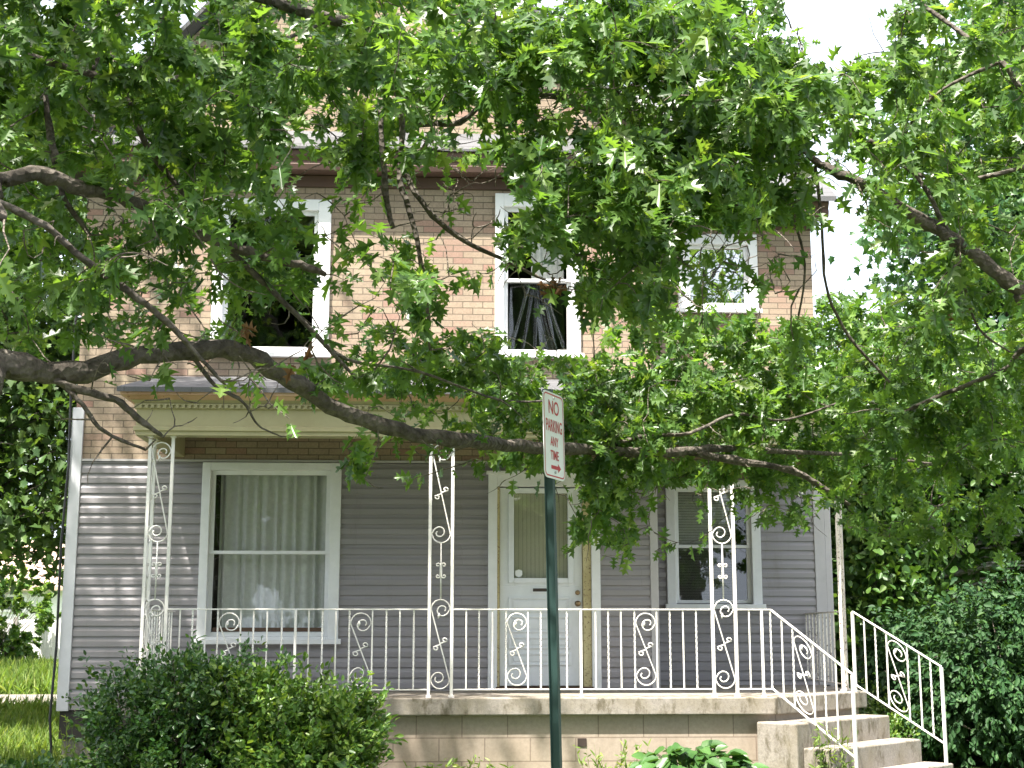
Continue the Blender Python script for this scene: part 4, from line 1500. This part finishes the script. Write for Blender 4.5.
oak2 = thing('oak_tree', (4.4, 6.4, -0.05), 'second pin oak reaching into the picture from the right edge', 'tree')
trunk = [(Vector((4.4, 6.4, -0.2)), 0.3), (Vector((4.4, 6.4, 0.4)), 0.23), (Vector((4.42, 6.42, 3.0)), 0.19), (Vector((4.36, 6.5, 6.0)), 0.14), (Vector((4.4, 6.4, 10.5)), 0.03)]
sm = smooth_path(trunk, 6)
MB().tube([p for p, _ in sm], [r for _, r in sm], 12, 0.04).build('trunk', BARK, oak2, smooth=True)
nodes = [(p.x, p.y, p.z, r) for p, r in sm if p.z > 2.2]
tr2 = lambda z, r: (Vector((4.4, 6.4, z)), r)
nodes += limb(oak2, [(1060, 310, 6.6, 20), (1020, 290, 6.6, 19), (985, 262, 6.65, 16), (940, 232, 6.7, 14), (905, 212, 6.75, 13), (868, 186, 6.8, 13), (835, 172, 6.85, 12), (812, 158, 6.9, 9), (790, 130, 7.0, 5), (778, 95, 7.1, 3)], tr2(2.7, 0.09))
nodes += limb(oak2, [(985, 258, 6.7, 10), (955, 238, 6.8, 9), (920, 215, 6.85, 8), (880, 196, 6.9, 6), (850, 184, 6.9, 4)], n=6)
nodes += limb(oak2, [(950, 236, 6.75, 6), (920, 180, 6.85, 6), (895, 160, 6.9, 6), (870, 140, 6.95, 5)], n=6)
nodes += limb(oak2, [(1060, 155, 6.6, 7), (1020, 168, 6.6, 6), (965, 180, 6.7, 5), (920, 175, 6.8, 4), (880, 150, 6.9, 3)], tr2(4.2, 0.04), n=6)
nodes += limb(oak2, [(1060, 90, 6.5, 9), (1000, 60, 6.6, 7), (960, 32, 6.7, 6), (918, 0, 6.8, 5), (880, -40, 6.9, 4)], tr2(4.6, 0.05), n=6)
nodes += limb(oak2, [(1000, 62, 6.6, 5), (945, 88, 6.7, 4), (915, 118, 6.8, 4), (897, 150, 6.9, 3)], n=6)
nodes += limb(oak2, [(815, 165, 6.9, 5), (822, 225, 6.95, 4), (826, 285, 7.0, 4), (848, 335, 7.1, 4), (890, 382, 7.2, 3)], n=6)
nodes += limb(oak2, [(955, 245, 6.75, 5), (965, 290, 6.8, 4), (980, 330, 6.9, 3), (1010, 352, 7.0, 2)], n=6)
nodes += limb(oak2, [(800, 150, 6.9, 4), (793, 205, 6.95, 4), (805, 265, 7.0, 3), (798, 320, 7.1, 2)], n=6)
nodes += limb(oak2, [(1060, 345, 7.2, 8), (1000, 372, 7.6, 6), (930, 400, 7.9, 5), (870, 430, 8.2, 3)], tr2(2.4, 0.05), n=6)
for (x, y, z, r) in ((6.5, 7.5, 7.5, .07), (5.5, 5.0, 8.5, .07), (3.4, 7.5, 8.5, .06), (6.4, 5.6, 5.5, .06)):
    r0 = (Vector((4.4, 6.4, z - 2.5)), r)
    e = Vector((x, y, z))
    pts = smooth_path([r0, (r0[0].lerp(e, 0.5) + Vector((0, 0, 0.4)), r * 0.6), (e, 0.012)], 6)
    MB().tube([p for p, _ in pts], [q for _, q in pts], 7, 0.06).build('limb', BARK, oak2, smooth=True)
    nodes += [(p.x, p.y, p.z, q) for p, q in pts]
sp_r = Sprays(nodes)
sp_r.grow([tuple(p) for p in right_t], 0.108, 16)
leaves('crown', OAK, *sp_r.thinned(), T_OAK, oak2)
sp_r.tw.build('twigs', BARK_T, oak2)
cl = unit(60) * (RNG.random((60, 1)) ** 0.33) * np.array([2.0, 2.0, 2.2]) + np.array([6.0, 5.6, 8.3])
pos = (cl[:, None, :] + RNG.normal(size=(len(cl), 45, 3)) * np.array([0.4, 0.4, 0.25])).reshape(-1, 3)
N = len(pos)
leaves('upper_crown', OAK, pos, unit(N) + np.array([0, 0, -0.4]), RNG.normal(size=(N, 3)) * 0.5 + np.array([0, 0, 0.9]), RNG.uniform(0.11, 0.18, N), T_OAK_FAR, oak2)
dp = [tuple(P(950 + RNG.normal(0, 6), 309 + RNG.normal(0, 4), 6.8)) for _ in range(8)]
leaves('dead_leaves', DEAD, dp, unit(8) + np.array([0, 0, -0.4]), unit(8), RNG.uniform(0.06, 0.1, 8), T_OAK, oak2, 0.5, 0.4)


def bg_tree(name, label, base, height, trunk_r, blobs, mat, barkm, n_leaf, leaf, tmpl=T_MAPLE, group=None, spread=0.3, clump=26, lean_=(0, 0), trunk_top=0.85, cat='tree'):
    """blobs: (x, y, z, rx, ry, rz); leaves gather in clumps on the ends of limbs inside them"""
    t = thing(name, base, label, cat, group)
    b = Vector(base)
    top_ = b + Vector((lean_[0], lean_[1], height * trunk_top))
    pts = smooth_path([(b + Vector((0, 0, -0.2)), trunk_r * 1.4), (b + Vector((lean_[0] * .1, 0, height * .12)), trunk_r), (b.lerp(top_, 0.5) + Vector((0.12 * trunk_r, 0, 0)), trunk_r * .75), (top_, trunk_r * 0.15)], 6)
    MB().tube([p for p, _ in pts], [r for _, r in pts], 10, 0.06).build('trunk', barkm, t, smooth=True)
    vol = [bb[3] * bb[4] * bb[5] for bb in blobs]
    tot = sum(v ** 0.8 for v in vol)
    allp, centers = [], []
    lm = MB()
    for bb, v in zip(blobs, vol):
        k = max(3, int(n_leaf / clump * v ** 0.8 / tot))
        cs = unit(k) * (0.35 + 0.65 * RNG.random((k, 1)) ** 0.5) * np.array(bb[3:6]) + np.array(bb[0:3])
        p = (cs[:, None, :] + RNG.normal(size=(k, clump, 3)) * spread * np.array([1, 1, 0.55])).reshape(-1, 3)
        allp.append(p)
        for c in cs[::3]:
            near = min((q for q in pts), key=lambda q: (q[0] - Vector(c)).length + max(0, q[0].z - c[2] + 0.3) * 2)
            a = near[0]
            m_ = a.lerp(Vector(c), 0.5) + Vector((0, 0, 0.15))
            lm.tube([a, m_, Vector(c)], [min(near[1], 0.03), 0.015, 0.006], 5, 0, False)
    lm.build('limbs', barkm, t, smooth=True)
    pos = np.concatenate(allp)
    N = len(pos)
    leaves('crown', mat, pos, unit(N) + np.array([0, 0, -0.35]), RNG.normal(size=(N, 3)) * 0.55 + np.array([-0.1, -0.25, 0.75]), RNG.uniform(0.65, 1.2, N) * leaf, tmpl, t)
    return t


# behind the house, left
bg_tree('shade_tree', 'dark leafy tree hanging beside left corner of the house', (-7.0, 20.5, GZ), 10, 0.22,
        [(-6.6, 20.2, 4.2, 2.3, 2.2, 1.6), (-6.4, 20, 6.8, 2.4, 2.4, 2.0), (-8.4, 21, 5.5, 2.2, 2.2, 2.2), (-5.9, 19.0, 3.0, 1.6, 1.4, 1.0), (-7.4, 19.5, 3.1, 1.3, 1.4, 1.0), (-5.2, 19, 4.6, 1.2, 1.3, 1.4), (-7, 20.5, 9, 2.2, 2.2, 1.6)], BGLEAF, BARK, 30000, 0.14, spread=0.32)
bg_tree('shade_tree', 'sunlit tree far behind the lawn at the left edge', (-15.5, 38, 0.3), 8, 0.2,
        [(-15.0, 38, 5.5, 3.4, 3, 2.4), (-12.6, 37.5, 4.4, 1.8, 2, 1.2), (-17.5, 38, 4, 2.5, 2.5, 2)], BGLEAF, BARK, 7000, 0.2, spread=0.5)
# behind the house, right
ivt = bg_tree('ivy_tree', 'pale barked leaning tree wrapped in ivy behind the steps', (5.30, 17.6, GZ), 7.5, 0.15,
              [(6.2, 17.8, 3.2, 1.2, 1.0, 1.3), (7.3, 17.6, 3.9, 1.3, 1.2, 1.2), (6.2, 18.2, 4.6, 1.3, 1.2, 0.7), (5.6, 17.2, 1.9, 0.5, 0.5, 1.3), (8.4, 18, 3.0, 1.2, 1.2, 1.4), (5.0, 18.6, 3.9, 0.6, 0.8, 0.8)], IVY, BARK_W, 36000, 0.11, T_WIDE, spread=0.22, lean_=(0.5, 0.2), trunk_top=0.5)
bg_tree('shade_tree', 'tall bluish green tree against white sky at right edge', (10.2, 24, GZ), 11, 0.25,
        [(9.6, 24, 8.4, 1.8, 2, 1.4), (10.8, 24, 10.4, 2.2, 2, 1.6), (9.9, 23.5, 6.4, 2.2, 2, 1.2), (12, 24.5, 8, 2.2, 2, 2), (8.6, 24, 5.6, 1.2, 1.5, 0.8), (11.5, 24, 12.4, 1.8, 2, 1.4)], BGBLUE, BARK, 20000, 0.17, spread=0.36)
bg_tree('shade_tree', 'bright green tree behind ivy tree on the right', (9.5, 21, GZ), 6.2, 0.2,
        [(8.8, 20.5, 4.6, 1.8, 1.5, 1.0), (11, 21, 4.5, 1.8, 1.5, 1.5), (7.2, 21, 4.7, 1.0, 1.2, 0.7), (9.6, 21, 2.6, 2.4, 1.5, 1.3), (12, 20.5, 2.4, 1.8, 1.5, 1.5)], BGLEAF, BARK, 34000, 0.17, spread=0.36, trunk_top=0.6)
bg_tree('shade_tree', 'dense dark tree filling the gap behind the house at right', (7.5, 28, GZ), 6.5, 0.25,
        [(6.5, 28, 3.4, 2.0, 1.5, 2.2), (9.5, 28, 3.6, 2.6, 1.5, 2.6), (13.5, 28, 4, 2.8, 1.5, 3.0), (6.2, 28, 1.4, 1.8, 1.4, 1.4), (11, 28, 1.3, 3, 1.4, 1.4)], BGLEAF, BARK, 34000, 0.24, spread=0.5, trunk_top=0.6)


# across the street, behind the camera: they show only as reflections in the panes
for x, y, nm in ((-9.5, -15, 'tall tree across the street, mirrored in the left panes'), (-1.5, -17, 'broad tree across the street, mirrored in the door pane'), (3.0, -16, 'tree across the street beside the sky gap, mirrored in the panes')):
    bg_tree('street_tree', nm, (x, y, -0.02), 16, 0.3, [(x, y, 4, 3.2, 2, 2.6), (x + .5, y, 8, 3.6, 2.4, 3.2), (x - .4, y, 12.5, 3.2, 2.2, 3.4)], BGLEAF, BARK, 15000, 0.7, spread=0.8, group='trees across the street')


# ---------------------------------------------------------------- shrubs
def shrub(name, label, base, lobes, n, leaf, mat, tmpl, cat='shrub', group=None, up=0.5, dr=-0.1, tw_n=140, fringe=0.13, fold=0.25, droop=0.15):
    t = thing(name, base, label, cat, group)
    b = np.array(base)
    tot = sum(l[3] * l[4] + l[4] * l[5] + l[3] * l[5] for l in lobes)
    P_, A_l = [], []
    stems = MB()
    for l in lobes:
        share = (l[3] * l[4] + l[4] * l[5] + l[3] * l[5]) / tot
        k = int(n * share / 16)
        d = unit(k)
        rad = 0.62 + 0.38 * RNG.random((k, 1)) ** 0.45 + np.minimum(RNG.exponential(fringe, (k, 1)), 0.42) * (RNG.random((k, 1)) < 0.45)
        c = np.array(l[:3])
        tip = c + d * rad * np.array(l[3:6])
        ok = tip[:, 2] > b[2] + 0.02
        tip, d = tip[ok], d[ok]
        dirn = d * 0.8 + np.array([0, 0, up])
        dirn /= np.linalg.norm(dirn, axis=1, keepdims=True)
        s = RNG.random((len(tip), 16, 1)) * 0.2
        pp = tip[:, None, :] - dirn[:, None, :] * s + RNG.normal(size=(len(tip), 16, 3)) * 0.022
        P_.append(pp.reshape(-1, 3))
        A_l.append((dirn[:, None, :] * 0.75 + RNG.normal(size=(len(tip), 16, 3)) * 0.55 + np.array([0, 0, dr])).reshape(-1, 3))
        step = max(1, int(len(tip) * len(lobes) / tw_n))
        for q, dd in zip(tip[::step], dirn[::step]):
            r0 = Vector((b[0] + (c[0] - b[0]) * 0.6 + RNG.normal(0, 0.1), b[1] + (c[1] - b[1]) * 0.6 + RNG.normal(0, .06), b[2] - 0.03))
            m_ = r0.lerp(Vector(q), 0.55) + Vector((0, 0, 0.05))
            stems.tube([r0, m_, Vector(q - dd * 0.1), Vector(q)], [0.011, 0.007, 0.003, 0.0015], 4, 0, False)
    stems.build('stems', BARK_T, t)
    pos, ax = np.concatenate(P_), np.concatenate(A_l)
    N = len(pos)
    leaves('foliage', mat, pos, ax, RNG.normal(size=(N, 3)) * 0.5 + np.array([-0.1, -0.35, 0.75]), RNG.uniform(0.6, 1.25, N) * leaf, tmpl, t, fold, droop)
    return t


shrub('bush', 'dark green clipped bush with small leaves below corner column', (-2.35, 11.6, GZ),
      [(-2.40, 11.6, 0.62, 0.45, 0.5, 0.52), (-1.98, 11.5, 0.68, 0.5, 0.5, 0.52), (-2.05, 11.4, 0.3, 0.62, 0.5, 0.4), (-1.65, 11.7, 0.75, 0.45, 0.45, 0.42)], 21000, 0.052, BUSH_D, T_OVAL, group='bushes in front of the porch', fringe=0.24)
shrub('bush', 'lighter sunlit bush with arching tips in front of porch blocks', (-1.05, 11.4, GZ),
      [(-1.22, 11.4, 0.52, 0.46, 0.5, 0.5), (-0.84, 11.3, 0.42, 0.38, 0.45, 0.46), (-1.08, 11.1, 0.2, 0.55, 0.5, 0.4), (-1.5, 11.5, 0.72, 0.4, 0.4, 0.36), (-0.66, 11.4, 0.6, 0.26, 0.3, 0.34)], 19000, 0.058, BUSH_L, T_OVAL, group='bushes in front of the porch', fringe=0.32)
shrub('yew_shrub', 'large dark drooping shrub beside the right handrail', (6.4, 14.9, GZ),
      [(6.0, 14.9, 0.95, 1.15, 1.0, 0.95), (7.2, 15.1, 1.1, 1.3, 1.0, 1.1), (5.5, 14.6, 0.6, 0.75, 0.7, 0.7), (6.5, 14.5, 0.45, 1.4, 0.8, 0.7), (8.4, 15, 0.95, 1.1, 1.0, 1.15), (5.2, 15.6, 0.8, 0.6, 0.6, 0.8)], 60000, 0.075, YEW, T_OVAL, up=-0.25, dr=-0.45, fringe=0.1)
shrub('bush', 'low green bush growing behind the concrete steps', (4.75, 15.0, GZ),
      [(4.75, 15.0, 0.35, 0.45, 0.5, 0.36), (4.6, 14.6, 0.25, 0.3, 0.4, 0.25)], 5000, 0.05, BUSH_L, T_OVAL)
shrub('ground_ivy', 'low patch of dark glossy leaves at bottom left corner', (-3.35, 12.4, GZ),
      [(-3.3, 12.4, 0.14, 0.42, 0.5, 0.17), (-2.9, 12.2, 0.12, 0.35, 0.4, 0.16), (-3.7, 12.5, 0.12, 0.4, 0.4, 0.13)], 5200, 0.055, BUSH_D, T_WIDE, 'plant', up=0.4, tw_n=40)


def hosta(loc, rad, n, leaf, label, name='hosta_plant'):
    t = thing(name, loc, label, 'plant')
    st = MB()
    pos, ax, nr, sz = [], [], [], []
    for i in range(n):
        a = RNG.uniform(0, 2 * math.pi)
        r = rad * math.sqrt(RNG.random()) * 0.85
        h = (0.42 - 0.30 * (r / rad) ** 1.6) * RNG.uniform(0.75, 1.1)
        q = Vector((loc[0] + r * math.cos(a), loc[1] + r * 0.7 * math.sin(a), loc[2] + h))
        st.tube([Vector(loc) + Vector((0.25 * r * math.cos(a), 0.2 * r * math.sin(a), 0)), Vector(loc).lerp(q, 0.6) + Vector((0, 0, 0.06)), q], [0.005, 0.004, 0.003], 4, 0, False)
        pos.append(tuple(q))
        ax.append((math.cos(a) + RNG.normal(0, .3), math.sin(a) * .8 - 0.25 + RNG.normal(0, .3), RNG.uniform(-0.25, 0.25)))
        nr.append((RNG.normal(0, 0.25), -0.25 + RNG.normal(0, .25), 1))
        sz.append(leaf * RNG.uniform(0.7, 1.2))
    st.build('stalks', HOSTA, t)
    leaves('foliage', HOSTA, pos, ax, nr, sz, T_WIDE, t, 0.25, 0.3)


hosta((2.12, 12.0, GZ), 0.62, 190, 0.15, 'clump of broad green leaves growing against the porch blocks')
hosta((-0.85, 10.9, GZ), 0.35, 40, 0.13, 'few broad pale leaves at the foot of the lighter bush')


def weeds(loc, rad, h, n, label, name='weed_clump'):
    t = thing(name, loc, label, 'weed')
    st = MB()
    pos, ax, nr, sz = [], [], [], []
    for i in range(n):
        a, r = RNG.uniform(0, 6.28), rad * math.sqrt(RNG.random())
        b = np.array(loc) + np.array([r * math.cos(a), r * math.sin(a) * .6, 0])
        hh = h * RNG.uniform(0.5, 1.1)
        tip = b + np.array([RNG.normal(0, .06), RNG.normal(0, .05), hh])
        st.tube([Vector(b), Vector((b + tip) / 2 + RNG.normal(0, .01, 3)), Vector(tip)], [0.003, 0.0025, 0.001], 4, 0, False)
        for k in range(9):
            u = RNG.uniform(0.2, 1)
            pos.append(b + (tip - b) * u)
            ax.append(RNG.normal(size=3) + np.array([0, 0, 0.5]))
            nr.append(RNG.normal(size=3) * .5 + np.array([0, -.3, .8]))
            sz.append(RNG.uniform(0.04, 0.09))
    st.build('stems', GRASSB, t)
    leaves('foliage', GRASSB, pos, ax, nr, sz, T_NARROW, t)


weeds((3.38, 12.30, GZ), 0.14, 0.6, 26, 'tall pale weeds growing beside the step edge')
weeds((1.55, 12.35, GZ), 0.3, 0.38, 30, 'thin grassy weeds along porch blocks behind sign post')
weeds((0.2, 12.3, GZ), 0.5, 0.28, 30, 'short sparse weeds between bush and sign post')
weeds((-3.45, 14.0, GZ), 0.2, 0.5, 14, 'small weeds at the foot of the left corner')

# ---------------------------------------------------------------- left background
def grass_patch(x0, x1, y0, y1, n, hmin, hmax):
    x, y = RNG.uniform(x0, x1, n), RNG.uniform(y0, y1, n)
    keep = ~((y > 23.9) & (y < 31.9)) & ~((x > XL - 0.08) & (y > YM - 0.1))
    x, y = x[keep], y[keep]
    N = len(x)
    z = np.array([ground_z(a, b) for a, b in zip(x, y)])
    ax = RNG.normal(size=(N, 3)) * 0.35 + np.array([0, 0, 1])
    return np.stack([x, y, z - 0.01], 1), ax, RNG.uniform(hmin, hmax, N)


parts = [grass_patch(-7.5, -4.0, 22.9, 23.9, 2200, 0.15, 0.4), grass_patch(-7.5, -3.4, 12.8, 24, 26000, 0.08, 0.26), grass_patch(-16, -4.2, 31.9, 39, 20000, 0.2, 0.6)]
pos = np.concatenate([p[0] for p in parts])
ax = np.concatenate([p[1] for p in parts])
sz = np.concatenate([p[2] for p in parts])
gr = leaves('grass', GRASSB, pos, ax, RNG.normal(size=(len(pos), 3)) + np.array([0, -1, .3]), sz, T_BLADE, None, 0.0, 0.25)
tag(gr, 'long sunlit grass on the lawn left of the house', 'grass', kind='stuff')

shrub('bush', 'pale sunlit bush in front of the distant garage', (-14.2, 42.5, ground_z(-14, 42.5)), [(-14.6, 42.5, 1.6, 1.5, 1.0, 0.9), (-12.4, 42.5, 1.9, 1.0, 1.0, 1.3), (-13.2, 42.5, 0.8, 1.0, 0.8, 0.6)], 5200, 0.17, BUSH_L, T_MAPLE)
gz = ground_z(-16, 52)
gar = thing('garage', (-17.5, 54, gz), 'white garage with rusty roof seen far off past the lawn', 'garage')
MB().box(-24, -13.2, 52, 57, gz - 0.1, gz + 2.1).build('wall', STUCCO, gar)
slab_roof([(-24.4, 51.6, gz + 2.05), (-12.8, 51.6, gz + 2.05), (-12.8, 54.5, gz + 3.9), (-24.4, 54.5, gz + 3.9)], 0.12).build('roof', ROOF_O, gar)
slab_roof([(-24.4, 54.5, gz + 3.9), (-12.8, 54.5, gz + 3.9), (-12.8, 57.4, gz + 2.05), (-24.4, 57.4, gz + 2.05)], 0.12).build('roof', ROOF_O, gar)
mb = MB()
frame_ring(mb, (-16.6, -14.9, gz + 1.15, gz + 1.8), (-16.5, -15.0, gz + 1.25, gz + 1.7), 51.94, 52.02)
wf = mb.build('window', FENCE_W, gar)
MB().box(-16.5, -15.0, 51.98, 51.99, gz + 1.25, gz + 1.7).build('pane', mat_plain('dark_pane', (0.05, 0.055, 0.06), 0.2), wf)
fz = ground_z(-14, 44)
fen = thing('picket_fence', (-16, 44, fz), 'low white board fence in front of the distant garage', 'fence')
mb = MB()
x = -22.0
while x < -10.2:
    mb.box(x, x + 0.19, 44, 44.03, fz + 0.05, fz + 1.15)
    x += 0.2
mb.build('boards', FENCE_W, fen)
MB().box(-22, -10.1, 44.031, 44.08, fz + 0.3, fz + 0.38).box(-22, -10.1, 44.031, 44.08, fz + 0.85, fz + 0.93).build('rails', FENCE_W, fen)
for x in (-20, -17, -14.3, -12.9, -11):
    MB().box(x - 0.06, x + 0.06, 43.9, 43.998, fz - 0.1, fz + 1.3).build('post', mat_plain('grey_post', (0.3, 0.28, 0.26), 0.8), fen)
